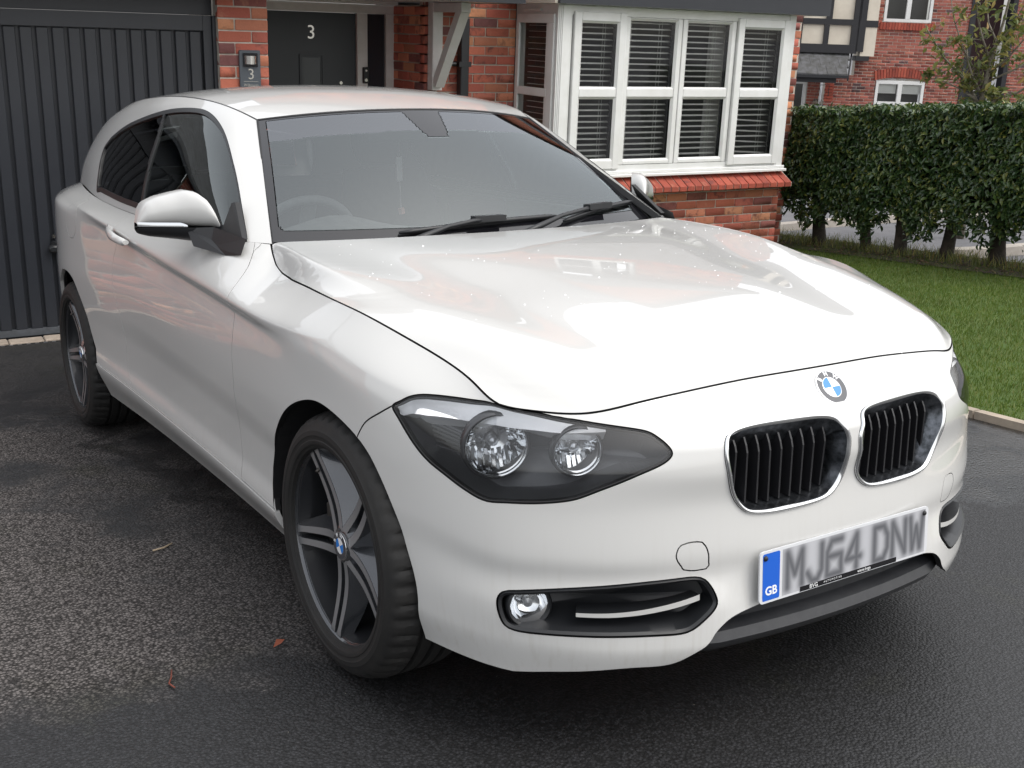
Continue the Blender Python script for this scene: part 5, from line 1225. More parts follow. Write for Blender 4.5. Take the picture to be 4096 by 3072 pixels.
# ---- rubber splash guard edge behind the front wheel
# ---- wheels
def wheel(cx, yface, sd, steer=0.0):
    w = empty('wheel', (0, 0, 0), parent=car)
    w.location = (cx, sd * (yface - .010), .3165); w.rotation_euler = (0, 0, steer)
    o = sd  # outward sign: local +y*o is out
    # tyre
    prof = [(.231, .002), (.2345, .010), (.2405, .0130), (.2425, .0160), (.2475, .0180), (.2520, .0182), (.2535, .0168), (.2620, .0172), (.2640, .0186), (.2750, .0172), (.2770, .0154), (.2860, .0118), (.2960, .0055), (.304, -.003), (.3095, -.016), (.3125, -.030)]
    grooves = []
    for y0 in (-.060, -.098, -.136): grooves += [(.3165, y0 + .007), (.307, y0 + .005), (.307, y0 - .005), (.3165, y0 - .007)]
    prof = prof + [(.3155, -.040)] + grooves + [(.3155, -.168), (.3095, -.186), (.298, -.203), (.27, -.214), (.222, -.210)]
    n = 240; V, Fc = lathe([(r, o * h) for r, h in prof], n)
    V = np.array(V); k = len(prof)
    for j in range(n):                       # shoulder sipes cut by geometry
        if j % 5 == 0 or j % 10 == 1:
            for i in (13, 14, 15, 16):
                p = V[j*k+i]; rr = math.hypot(p[0], p[2]); s_ = (rr - .0055) / rr; V[j*k+i] = (p[0]*s_, p[1], p[2]*s_)
    t_ob = part('tyre', V, [f[::-1] for f in Fc] if o > 0 else Fc, M['tyre'], w, True, None, 34)
    # rim barrel and lip
    m = MB(); m.add(*lathe([(.233, o*-.006), (.229, o*-.008), (.226, o*-.03), (.212, o*-.12), (.216, o*-.19), (.226, o*-.2)], 96)); m.build('rim_barrel', M['barrel'], w, True, 40)
    m = MB(); m.add(*lathe([(.2365, o*.0062), (.2405, o*.0092), (.2420, o*.0085), (.2428, o*.004)], 120)); m.build('rim_lip', M['rim_face'], w, True)
    m = MB(); m.add(*lathe([(.2365, o*.0058), (.2350, o*-.001), (.2310, o*-.007), (.2280, o*-.009)], 96)); m.build('rim', M['rim'], w, True)
    # brake disc, hub
    m = MB(); m.add(*lathe([(.06, o*-.055), (.085, o*-.06), (.085, o*-.075), (.142, o*-.076), (.144, o*-.082), (.142, o*-.098)], 64)); m.build('brake_disc', M['brake'], w, True, 30)
    m = MB(); m.add(*lathe([(.0, o*-.16), (.205, o*-.16)], 40)); m.build('brake_backplate', M['liner'], w)
    m = MB(); m.box((-.165, min(o*-.05, o*-.13), -.065), (-.095, max(o*-.05, o*-.13), .065), .012); m.build('brake_caliper', M['brake'], w)
    # five pairs of spokes: nearly parallel bars from hub to rim with machined faces and splayed dark flanks
    ph = 46
    for p in range(5):
        base = R_(ph + 72 * p); ux, uz = math.cos(base), math.sin(base); vx, vz = -uz, ux
        for s_ in (-1, 1):
            body = MB(); face = MB(); K = 12; Vb = []; Vf = []
            for i in range(K + 1):
                f = i / K; r = .030 + (.2345 - .030) * f
                off = s_ * (.0150 + .0050 * (1 - f) - .004 * max(0, .2 - f) / .2)
                hw = .0112 - .0028 * f + .004 * max(0, f - .9) / .1
                cx_, cz_ = ux * r + vx * off, uz * r + vz * off; nx, nz = vx, vz
                yo = -.013 - .016 * math.sin(math.pi * min(1, f * .95 + .05)) * (1 - f * .55) + .009 * f
                dep = .052 - .024 * f
                e = .0012
                Vf += [(cx_ - nx*(hw-e), o*(yo+.0006), cz_ - nz*(hw-e)), (cx_ + nx*(hw-e), o*(yo+.0006), cz_ + nz*(hw-e))]
                sp_out = .022 * math.sin(math.pi * min(1, f * .8 + .2)) + .006
                ins_, outs_ = (.0025, sp_out) if s_ > 0 else (sp_out, .0025)
                Vb += [(cx_ - nx*(hw+ins_), o*(yo-dep), cz_ - nz*(hw+ins_)), (cx_ - nx*hw, o*yo, cz_ - nz*hw), (cx_ + nx*hw, o*yo, cz_ + nz*hw), (cx_ + nx*(hw+outs_), o*(yo-dep), cz_ + nz*(hw+outs_))]
            Fb = []; Ff = []
            for i in range(K):
                for q in range(3): Fb.append((4*i+q, 4*i+q+1, 4*i+q+5, 4*i+q+4))
                Ff.append((2*i, 2*i+1, 2*i+3, 2*i+2))
            body.add(Vb, Fb); face.add(Vf, Ff)
            sp_ = body.build('spoke', M['rim'], w, True, 50)
            face.build('spoke_face', M['rim_mid'], sp_, True)
    # hub
    m = MB(); m.add(*lathe([(.0, o*-.016), (.034, o*-.014), (.046, o*-.018), (.058, o*-.030), (.064, o*-.060)], 48)); m.build('hub', M['rim'], w, True)
    roundel(w, Vector((0, o*-.012, 0)), Vector((1, 0, 0)) if o < 0 else Vector((-1, 0, 0)), Vector((0, 0, 1)), .034, 'wheel_cap', rot=R_(28))
    m = MB(); m.tube([(-.105, o*-.02, .165), (-.098, o*-.004, .155)], .0045, 8); m.build('valve', M['brake'], w, True)
    return w
def roundel(parent, c, X, Y, r, name, rot=0.0):
    """round badge: grey ring with letters, quartered blue/white centre"""
    X = X.normalized(); Y = (Y - X * Y.dot(X)).normalized(); Z = X.cross(Y)
    if rot: X, Y = X * math.cos(rot) + Y * math.sin(rot), Y * math.cos(rot) - X * math.sin(rot)
    P = lambda a, rr, h=0: c + X * (rr * math.cos(a)) + Y * (rr * math.sin(a)) + Z * h
    n = 48
    def ring(rs, nm, mat, par):
        V = []; Fc = []
        for j in range(n):
            a = 2 * math.pi * j / n
            V += [P(a, rr, h) for rr, h in rs]
        k = len(rs)
        for j in range(n):
            j2 = (j + 1) % n
            for i in range(k - 1): Fc.append((j*k+i, j2*k+i, j2*k+i+1, j*k+i+1))
        return part(nm, V, [f[::-1] for f in Fc], mat, par, True, None, 40)
    b = ring([(r, -r*.10), (r, r*.03), (r*.985, r*.055), (r*.94, r*.06)], name, M['chrome'], parent)
    ring([(r*.94, r*.058), (r*.60, r*.066)], 'badge_ring', M['badge_grey'], b)
    ring([(r*.60, r*.066), (r*.565, r*.07)], 'inner_ring', M['chrome'], b)
    for q in range(4):
        V = [P(0, 0, r*.07)]; a0 = math.pi / 2 * q
        for i in range(9): V.append(P(a0 + math.pi / 2 * i / 8, r*.565, r*.069))
        part('badge_quarter', V, [(0, i, i+1) for i in range(1, 9)], M['blue'] if q in (1, 3) else M['white'], b)
    for ch, a in (('B', 138), ('M', 90), ('W', 42)):
        an = R_(a); cc = P(an, r*.77, r*.068); yd = X * math.cos(an) + Y * math.sin(an); xd = X * math.sin(an) - Y * math.cos(an)
        text_mesh(ch, r*.36, M['white'], 'badge_letter', b, cc, xd, yd, r*.02, bold=r*.008)
    return b
M['rim_mid'] = simple('machined_spoke_face', (.42, .425, .44), .32, .7, .6)
wheel(0.0, .857, -1, R_(1.3)); wheel(-2.69, .864, -1); wheel(0.0, .857, 1, R_(1.3)); wheel(-2.69, .864, 1)
# ---- badge on the nose
roundel(car, Vector((.693, 0, .7185)), Vector((0, 1, 0)), Vector((-.66, 0, .75)), .041, 'bonnet_badge')
# ---- kidney grilles
def loop3(poly, off, side): return ontub(poly, off, side)
for sd in (-1, 1):
    P0, N0 = ontub(kid, 0, sd)
    cen = P0.mean(0); fwd = N0.mean(0); fwd /= np.linalg.norm(fwd)
    def sc(P, d):  # shrink towards the centre by d metres
        v = P - cen; v = v - np.outer(v @ fwd, fwd); L = np.linalg.norm(v, axis=1)[:, None]; return P - v / L * d
    rings = [P0 - N0*.003, sc(P0, -.001) + N0*.004, sc(P0, .003) + N0*.006, sc(P0, .0065) + N0*.0052, sc(P0, .009) + N0*.001, sc(P0, .019) - N0*.03, sc(P0, .024) - N0*.05]
    V = np.concatenate(rings[:5]); n = len(P0); Fc = [(k*n+i, k*n+(i+1) % n, (k+1)*n+(i+1) % n, (k+1)*n+i) for k in range(4) for i in range(n)]
    gr = part('kidney_grille', V, Fc, M['chrome'], car, True)
    V = np.concatenate(rings[4:]); Fc = [(k*n+i, k*n+(i+1) % n, (k+1)*n+(i+1) % n, (k+1)*n+i) for k in range(2) for i in range(n)]
    part('grille_bowl', V, Fc, M['dirty_chrome'], gr, True)
    bk = rings[6] - fwd * .03; part('grille_back', np.r_[bk, [bk.mean(0)]], [(i, (i+1) % n, n) for i in range(n)], M['liner'], gr)
    # slats: vertical blades, clipped to the outline
    R5 = sc(P0, .017); ys = np.linspace(R5[:, 1].min(), R5[:, 1].max(), 11)[1:-1]
    for y in ys:
        e = []
        for i in range(n):
            a, b = R5[i], R5[(i+1) % n]
            if (a[1] - y) * (b[1] - y) < 0: t = (y - a[1]) / (b[1] - a[1]); e.append(a + (b - a) * t)
        if len(e) < 2: continue
        zb, zt = min(p[2] for p in e), max(p[2] for p in e); K = 10; V = []
        kz = [zb + (zt - zb) * i / K for i in range(K + 1)]
        for z in kz:
            # blade front follows the grille face, kinked two thirds up
            f = (z - zb) / (zt - zb); xf = np.interp(z, [e0[2] for e0 in sorted(e, key=lambda q: q[2])], [e0[0] for e0 in sorted(e, key=lambda q: q[2])])
            bow = .014 * (1 - abs(f - .74) / (.26 if f > .74 else .74))
            xf = xf - .020 + bow
            for dy, dx in ((-.0026, -.034), (-.0022, 0), (.0022, 0), (.0026, -.034)): V.append((xf + dx, y + dy, z))
        Fc = [(4*i+q, 4*i+q+1, 4*i+q+5, 4*i+q+4) for i in range(K) for q in range(3)] + [(0, 3, 2, 1)]
        part('slat', V, Fc, M['slat'] if 'slat' in M else M.setdefault('slat', simple('grille_slat', (.014, .014, .016), .38)), gr)
# ---- headlamps
LAMP_HALF = [f for f, l in zip(T.Fc, lab) if l == 'lens']
for sd in (-1, 1):
    P0, N0 = ontub(lamp, 0, sd); n = len(P0)
    V, F2, N2 = submesh(T.P - T.N * .003, T.N, LAMP_HALF, .003, .002)
    if sd < 0: V, F2, N2 = mirror(V, F2, N2)
    hl = part('headlamp', V, F2, M['lens'], car, True, N2)
    # rubber border
    cen = P0.mean(0)
    def inn(d, off):
        t = np.roll(P0, -1, 0) - np.roll(P0, 1, 0); w = np.cross(N0, t); w /= np.linalg.norm(w, axis=1)[:, None] + 1e-9
        if ((cen - P0) * w).sum() < 0: w = -w
        return P0 + w * d + N0 * off
    A = [inn(-.0005, -.004), inn(.0015, -.001), inn(.0040, -.0040), inn(.0050, -.012)]
    V = np.concatenate(A); part('lamp_seal', V, [(k*n+i, k*n+(i+1) % n, (k+1)*n+(i+1) % n, (k+1)*n+i) for k in range(3) for i in range(n)], M['seal'], hl, True)
    # bowl: wall and floor
    fl = inn(.012, -.075); wl = inn(.005, -.012); flc = fl.mean(0) - np.array([.02, 0, 0])
    V = np.r_[wl, fl, [flc]]; part('lamp_bowl', V, [(i, (i+1) % n, n+(i+1) % n, n+i) for i in range(n)] + [(n+i, n+(i+1) % n, 2*n) for i in range(n)], M['lamp_dark'], hl)
    # bright brow strip along the top edge: taper from tip to inner end
    tp = P0[:]; i0 = 0
    top_idx = [i for i in range(n) if i <= int(n * 12.5 / 40)]
    q = np.linspace(0, 1, len(top_idx)); Wt = np.interp(q, [0, .08, .30, .55, .85, 1], [.006, .022, .036, .034, .020, .004])
    t = np.roll(P0, -1, 0) - np.roll(P0, 1, 0); w = np.cross(N0, t); w /= np.linalg.norm(w, axis=1)[:, None] + 1e-9
    if ((cen - P0) * w).sum() < 0: w = -w
    a_ = np.array([P0[i] + w[i] * .006 - N0[i] * .010 for i in top_idx]); b_ = np.array([P0[i] + w[i] * (.008 + Wt[k]) - N0[i] * (.008) for k, i in enumerate(top_idx)])
    c2 = np.array([P0[i] + w[i] * (.008 + Wt[k] * .96) - N0[i] * (.045) for k, i in enumerate(top_idx)])
    V = np.concatenate([a_, b_, c2]); m_ = len(top_idx)
    part('lamp_brow', V, [(k*m_+i, k*m_+i+1, (k+1)*m_+i+1, (k+1)*m_+i) for k in range(2) for i in range(m_ - 1)], M['lamp_white'], hl, True, None, 35)
    # mask: dark shelf with two round apertures is suggested by bezels
    def dish(u_, v_, r, depth, nm):
        p = TUB.ev(np.array([u_]), np.array([v_]))[0] * [1, sd, 1]; nrm_ = TUB.nrm(np.array([u_]), np.array([v_]))[0] * [1, sd, 1]
        ax = Vector((.93, sd * .34, -.06)).normalized(); X = ax.cross(Vector((0, 0, 1))).normalized(); Y = X.cross(ax)
        c = Vector(p) - Vector(nrm_) * .040
        def ring_(prof, name, mat, par, nn=40, sharp=None):
            V = []; k = len(prof)
            for j in range(nn):
                an = 2 * math.pi * j / nn
                V += [c + (X * math.cos(an) + Y * math.sin(an)) * rr + ax * h for rr, h in prof]
            Fc = [(j*k+i, ((j+1) % nn)*k+i, ((j+1) % nn)*k+i+1, j*k+i+1) for j in range(nn) for i in range(k-1)]
            return part(name, V, Fc, mat, par, True, None, sharp)
        rf = ring_([(r, 0), (r*.93, -depth*.25), (r*.80, -depth*.55), (r*.55, -depth*.85), (r*.22, -depth)], nm, M['reflector'], hl, 20, 12)
        ring_([(r*1.16, -.012), (r*1.14, .004), (r*1.06, .010), (r*1.01, .006), (r*.99, -.004)], 'lamp_bezel', M['bezel'], rf)
        ring_([(r*1.03, .0095), (r*1.005, .0075), (r*.995, .0035)], 'bezel_trim', M['chrome'], rf)
        ring_([(r*.99, .002), (r*.6, .010), (0.0005, .013)], 'lamp_cover', M['lens'], rf)
        ring_([(.010, -depth), (.011, -depth*.5), (.009, -depth*.42), (.0005, -depth*.38)], 'bulb', M['bulb'], rf, 16)
        # vertical facets in the lower half
        for k in range(7):
            xx = (k - 3) * r * .24; z0 = -math.sqrt(max(0, (r*.9)**2 - xx*xx)); 
            A_ = c + X * xx + Y * (z0 * .96) - ax * depth * .25; B_ = c + X * xx * .9 + Y * (z0 * .35) - ax * depth * .72
            mm = MB(); mm.bar(A_, B_, .007, .003, ax); mm.build('reflector_rib', M['reflector'], rf)
        return rf
    if 'bezel' not in M: M['bezel'] = simple('lamp_bezel', (.075, .077, .082), .25, .4); M['bulb'] = simple('bulb_glass', (.55, .56, .58), .12, .7)
    dish(7.22, 7.15, .062, .052, 'main_reflector'); dish(5.55, 7.35, .047, .042, 'inner_reflector')
    for k in range(7):   # ribbed panel at the outer end
        uu0, vv0 = 8.95 - k * .035, 7.25 - k * .20
        ee = np.array([[uu0, vv0], [uu0 - .95, vv0 - .1 + k * .03]]); q_, nn_ = ontub(ee, -.040, sd)
        mm = MB(); mm.bar(q_[0], q_[1], .004, .004, nn_[0]); mm.build('lamp_rib', M['bezel'], hl)
# ---- fog-lamp insets
for sd in (-1, 1):
    P0, N0 = ontub(fog, 0, sd); n = len(P0); cen = P0.mean(0)
    t = np.roll(P0, -1, 0) - np.roll(P0, 1, 0); w = np.cross(N0, t); w /= np.linalg.norm(w, axis=1)[:, None] + 1e-9
    if ((cen - P0) * w).sum() < 0: w = -w
    fw = np.array([.86, sd * .5, 0]); fw = fw / np.linalg.norm(fw)
    rg = [P0 - N0*.004, P0 + w*.004 + N0*.002, P0 + w*.009 - N0*.003, P0 + w*.016 - fw*.030, P0 + w*.022 - fw*.055]
    V = np.concatenate(rg + [[rg[-1].mean(0) - fw * .012]]); k = len(rg)
    fi = part('fog_lamp_inset', V, [(q*n+i, q*n+(i+1) % n, (q+1)*n+(i+1) % n, (q+1)*n+i) for q in range(k-1) for i in range(n)] + [((k-1)*n+i, (k-1)*n+(i+1) % n, k*n) for i in range(n)], M['black_trim'], car, True, None, 30)
    # blade with bright strip
    K = 20; uu_ = np.linspace(5.55, 3.28, K); vv_ = np.linspace(1.98, 2.42, K) - .10 * np.sin(np.pi * np.linspace(0, 1, K)); 
    pts, nn = ontub(np.c_[uu_, vv_], -.014, sd)
    hgt = np.linspace(.0042, .0062, K)[:, None]; up = np.array([0, 0, 1.0])
    A = pts + up * hgt; B = pts - up * hgt; C2 = A - nn * .045 + up * .004; D2 = B - nn * .045 - up * .004
    V = np.concatenate([A, B]); part('bright_strip', V, [(i, i+1, K+i+1, K+i) for i in range(K-1)], M['strip'] if 'strip' in M else M.setdefault('strip', simple('strip', (.62, .62, .60), .35, .3)), fi, True)
    V = np.concatenate([C2, A - nn*.0003, B - nn*.0003, D2]); part('inset_blade', V, [(q*K+i, q*K+i+1, (q+1)*K+i+1, (q+1)*K+i) for q in (0, 2) for i in range(K-1)], M['black_trim'], fi)
    # round fog lamp at the outer end
    p, nr = ontub(np.array([[6.45, 2.02]]), -.028, sd); ax = Vector((.92, sd*.38, 0)).normalized(); X = ax.cross(Vector((0, 0, 1))).normalized(); Y = X.cross(ax); c = Vector(p[0])
    def ring_(prof, name, mat, par, nn=36):
        V = []; k = len(prof)
        for j in range(nn):
            an = 2 * math.pi * j / nn; V += [c + (X * math.cos(an) + Y * math.sin(an)) * rr + ax * h for rr, h in prof]
        return part(name, V, [(j*k+i, ((j+1) % nn)*k+i, ((j+1) % nn)*k+i+1, j*k+i+1) for j in range(nn) for i in range(k-1)], mat, par, True, None, 50)
    fl_ = ring_([(.048, -.03), (.047, .004), (.043, .008), (.039, .004), (.0385, -.01)], 'fog_lamp', M['black_trim'], fi)
    ring_([(.0385, .0), (.034, -.016), (.020, -.028), (.0005, -.030)], 'fog_reflector', M['reflector'], fl_, 14)
    ring_([(.0385, .002), (.024, .007), (.0005, .009)], 'fog_lens', M['lens'], fl_)
    ring_([(.010, -.028), (.010, -.012), (.0005, -.010)], 'fog_bulb', M['bulb'], fl_, 14)
# ---- lower intake and spoiler lip
yy = np.linspace(-.385, .385, 41); xx = .752 - .25 * yy**2 * .95
b = MB(); V = []
prof = [(-.075, .330), (-.030, .300), (-.030, .268), (-.004, .256), (.004, .236), (-.006, .220), (-.030, .203), (-.10, .195)]
for y, x in zip(yy, xx):
    e = min(1, (.385 - abs(y)) / .05)
    for dx, z in prof: V.append((x + dx * 1.0 - .012 * (1 - e), y, .25 + (z - .25) * (0.75 + .25 * e)))
k = len(prof); b.add(V, [(i*k+q, (i+1)*k+q, (i+1)*k+q+1, i*k+q+1) for i in range(40) for q in range(k-1)])
b.build('lower_lip', M['lip'] if 'lip' in M else M.setdefault('lip', rough_mat('lip_plastic', (.020, .021, .024), (.028, .029, .032), 40, .38, .05, 300, .0005)), car, True, 40)
b = MB(); b.box((.60, -.37, .20), (.66, .37, .34)); b.build('intake_back', M['liner'], car)
# ---- number plate
PX = .7625; pl = empty('number_plate', (PX, 0, .370), parent=car); pl.rotation_euler = (0, R_(-2.0), 0)
def rrect(w, h, r, n=6):
    out = []
    for cx, cz, a0 in ((w/2-r, h/2-r, 0), (-w/2+r, h/2-r, 90), (-w/2+r, -h/2+r, 180), (w/2-r, -h/2+r, 270)):
        for i in range(n + 1): a = R_(a0 + 90 * i / n); out.append((cx + r*math.cos(a), cz + r*math.sin(a)))
    return out
o_ = rrect(.520, .111, .010); n = len(o_)
V = [(0, y, z) for y, z in o_] + [(.004, y, z) for y, z in o_]
part('plate_body', V, [tuple(range(n, 2*n)), tuple(range(n))[::-1]] + [(i, (i+1) % n, n+(i+1) % n, n+i) for i in range(n)], M['plate_white'], pl)
bl = [(y, z) for y, z in rrect(.048, .101, .004)]; n = len(bl)
part('country_band', [(.0044, y - .228, z) for y, z in bl], [tuple(range(n))], M['plate_blue'], pl)
text_mesh('GB', .026, M['white'], 'country_code', pl, (.0048, -.228, -.031), (0, 1, 0), (0, 0, 1), .0004, bold=.0006)
# registration: soft grey characters (the photograph shows them out of focus), painted per vertex on a fine sheet
GL = {'M': [((0,0),(0,1)),((0,1),(.5,.35)),((.5,.35),(1,1)),((1,1),(1,0))], 'J': [((1,1),(1,.25)),((1,.25),(.7,0)),((.7,0),(.3,0)),((.3,0),(0,.25))],
      '6': [((1,1),(.3,1)),((.3,1),(0,.7)),((0,.7),(0,0)),((0,0),(1,0)),((1,0),(1,.55)),((1,.55),(0,.55))], '4': [((.75,0),(.75,1)),((.75,1),(0,.3)),((0,.3),(1,.3))],
      'D': [((0,0),(0,1)),((0,1),(.7,1)),((.7,1),(1,.7)),((1,.7),(1,.3)),((1,.3),(.7,0)),((.7,0),(0,0))], 'N': [((0,0),(0,1)),((0,1),(1,0)),((1,0),(1,1))],
      'W': [((0,1),(.2,0)),((.2,0),(.5,.7)),((.5,.7),(.8,0)),((.8,0),(1,1))]}
nx, nz = 230, 52; ys_ = np.linspace(-.196, .250, nx); zs_ = np.linspace(-.050, .050, nz); Yg, Zg = np.meshgrid(ys_, zs_); D = np.full(Yg.shape, 1.0)
x0 = -.182
for ch in 'MJ64 DNW':
    if ch == ' ': x0 += .030; continue
    for (a, b_) in GL[ch]:
        ax_, az_ = x0 + a[0]*.042, -.036 + a[1]*.074; bx_, bz_ = x0 + b_[0]*.042, -.036 + b_[1]*.074
        ex, ez = bx_-ax_, bz_-az_; L = ex*ex+ez*ez; tt = np.clip(((Yg-ax_)*ex+(Zg-az_)*ez)/L, 0, 1); D = np.minimum(D, np.hypot(Yg-ax_-tt*ex, Zg-az_-tt*ez))
    x0 += .0585
ink = .97 / (1 + np.exp((D - .0095) / .0042))
fade = np.clip((ys_ + .196) / .02, 0, 1)[None, :]
colr = np.array([.44, .445, .47])[None, None] * (1 - ink[..., None]) + np.array([.045, .048, .056])[None, None] * ink[..., None]
V = np.c_[np.full(nx*nz, .0046), Yg.ravel(), Zg.ravel()]; ids = np.arange(nx*nz).reshape(nz, nx)
me = mesh('registration', V, np.stack([ids[:-1,:-1], ids[:-1,1:], ids[1:,1:], ids[1:,:-1]], -1).reshape(-1, 4))
ca = me.color_attributes.new('print', 'FLOAT_COLOR', 'POINT'); ca.data.foreach_set('color', np.c_[colr.reshape(-1, 3), np.ones(nx*nz)].ravel().astype(np.float32))
tpl = NT('plate_print'); at = tpl.n('Attribute'); at.attribute_name = 'print'; tpl.bsdf(Base_Color=at.outputs['Color'], Roughness=.4); me.materials.append(tpl.m); link('registration', me, pl)
bx = MB(); bx.quad((.0052, -.145, -.0535), (.0052, .155, -.0535), (.0052, .155, -.0425), (.0052, -.145, -.0425)); bx.build('maker_strip', M['gloss_black'], pl)
text_mesh('BVG', .013, M['white'], 'maker_name', pl, (.0056, -.105, -.0480), (0, 1, 0), (0, 0, 1), .0002)
text_mesh('AUTOMOTIVE', .006, M['white'], 'maker_name', pl, (.0056, -.048, -.0475), (0, 1, 0), (0, 0, 1), .0002, spacing=1.6)
text_mesh('www.bvga', .010, M['white'], 'maker_name', pl, (.0056, .05, -.0475), (0, 1, 0), (0, 0, 1), .0002)
for y in (-.245, .245):
    m = MB(); V_, F_ = lathe([(0.0001, .0085), (.004, .008), (.0058, .005), (.006, .003)], 14, 'x'); m.add([(v[0], v[1] + y, v[2] + .041) for v in V_], F_); m.build('plate_screw', M['seal'], pl, True)
# ---- door mirrors
def door_mirror(sd):
    K, J = 26, 22
    prof_t = np.linspace(0, 1, K)
    ztop = np.interp(prof_t, [0, .03, .10, .22, .34, .45, .70, .86, .95, 1], [.995, 1.025, 1.060, 1.082, 1.086, 1.080, 1.066, 1.050, 1.024, .992])
    zbot = np.interp(prof_t, [0, .5, 1], [.981, .981, .979])
    yc = np.interp(prof_t, [0, 1], [.776, .966]); xf = np.interp(prof_t, [0, .12, .5, .85, 1], [-.905, -.915, -.985, -1.042, -1.075])
    dep = np.interp(prof_t, [0, .1, .5, .9, 1], [.060, .085, .105, .085, .035])
    def shell(zb, zt, nm, mat, par, lo=False):
        V = []
        for i in range(K):
            for j in range(J + 1):
                a = math.pi * j / J - math.pi / 2        # -90 .. 90: bottom -> front -> top
                f = (math.sin(a) + 1) / 2; z = zb[i] + (zt[i] - zb[i]) * f
                bulge = math.cos(a) ** .55 if not lo else (max(0, math.cos(a * .5 + (math.pi / 4 if True else 0)))) ** .5
                V.append((xf[i] - dep[i] * (1 - bulge) , sd * yc[i], z))
        Fc = [(i*(J+1)+j, (i+1)*(J+1)+j, (i+1)*(J+1)+j+1, i*(J+1)+j+1) for i in range(K-1) for j in range(J)]
        return part(nm, V, Fc if sd < 0 else [f[::-1] for f in Fc], mat, par, True, None, 60)
    cap = shell(zbot, ztop, 'mirror_cap', M['paint'], root := empty('door_mirror', (0, 0, 0), parent=car))
    # housing below
    V = []; zb2 = np.interp(prof_t, [0, .3, .8, .95, 1], [.935, .938, .950, .958, .972])
    for i in range(K):
        for j in range(9):
            a = math.pi / 2 * j / 8; V.append((xf[i] - .003 - dep[i] * .8 * (1 - math.cos(a)), sd * yc[i], zbot[i] - .0006 - (zbot[i] - zb2[i]) * math.sin(a)))
        V.append((xf[i] - dep[i], sd * yc[i], zb2[i]))
    J2 = 10; Fc = [(i*J2+j, (i+1)*J2+j, (i+1)*J2+j+1, i*J2+j+1) for i in range(K-1) for j in range(J2-1)]
    part('mirror_housing', V, Fc, M['black_trim'], root, True, None, 60)
    # back frame and glass
    V = []
    for i in range(K): V += [(xf[i] - dep[i], sd * yc[i], ztop[i] - .001), (xf[i] - dep[i] - .004, sd * yc[i], zb2[i])]
    part('mirror_frame', V, [(2*i, 2*i+1, 2*i+3, 2*i+2) for i in range(K-1)], M['black_trim'], root)
    V = []
    for i in range(2, K-2): V += [(xf[i] - dep[i] - .006, sd * yc[i], ztop[i] - .012), (xf[i] - dep[i] - .009, sd * yc[i], zb2[i] + .014)]
    part('mirror_glass', V, [(2*i, 2*i+1, 2*i+3, 2*i+2) for i in range(K-5)], M['reflector'], root)
    # indicator strip
    V = []; I = [i for i in range(K) if prof_t[i] > .36]
    for i in I:
        h = .0125 * min(1, (prof_t[i] - .34) * 8)
        V += [(xf[i] + .0022 - dep[i]*.01, sd * yc[i], .982), (xf[i] + .0030 - dep[i]*.012, sd * yc[i], .982 + h*.5), (xf[i] + .0018 - dep[i]*.03, sd * yc[i], .982 + h)]
    m_ = len(I); part('indicator', V, [(3*i+q, 3*i+q+1, 3*i+q+4, 3*i+q+3) for i in range(m_-1) for q in (0, 1)], M['chrome'], root, True)
    # foot and corner triangle
    m = MB(); A = [(-.725, .764, .962), (-.725, .782, .918), (-.80, .80, .912), (-.88, .788, .958)]; B = [(-.890, .800, .985), (-.885, .815, .932), (-.93, .850, .930), (-.985, .850, .978)]
    m.add([(x, sd*y, z) for x, y, z in A + B], [(0,1,2,3), (7,6,5,4), (0,4,5,1), (1,5,6,2), (2,6,7,3), (3,7,4,0)]); m.build('mirror_foot', M['black_trim'], root)
    tri = [(-.765, .758, .958), (-.895, .779, .962), (-.905, .735, 1.050), (-.893, .729, 1.052)]
    m = MB(); m.add([(x, sd*(y+.003), z) for x, y, z in tri] + [(x, sd*(y-.012), z) for x, y, z in tri], [(0,1,2,3), (7,6,5,4), (0,4,5,1), (1,5,6,2), (2,6,7,3), (3,7,4,0)]); m.build('corner_trim', M['seal'], root)
door_mirror(-1); door_mirror(1)
# ---- door handle (right and left)
for sd in (-1, 1):
    m = MB(); V = []; K = 14
    for i in range(K + 1):
        f = i / K; x = -1.600 - .205 * f; y = .868 + .016 + .020 * math.sin(math.pi * f) ** .6; z = .886 + .030 * f
        h = (.0135 + .007 * f) * (1 if 0 < i < K else .6)
        for a in range(8):
            an = 2 * math.pi * a / 8; V.append((x, sd * (y - .006 + .011 * math.cos(an)), z + h * math.sin(an)))
    m.add(V, [(i*8+a, i*8+(a+1) % 8, (i+1)*8+(a+1) % 8, (i+1)*8+a) for i in range(K) for a in range(8)] + [tuple(range(8)), tuple(K*8+a for a in range(8))[::-1]])
    hd = m.build('door_handle', M['paint'], PANEL['door'][0 if sd < 0 else 1], True, 50)
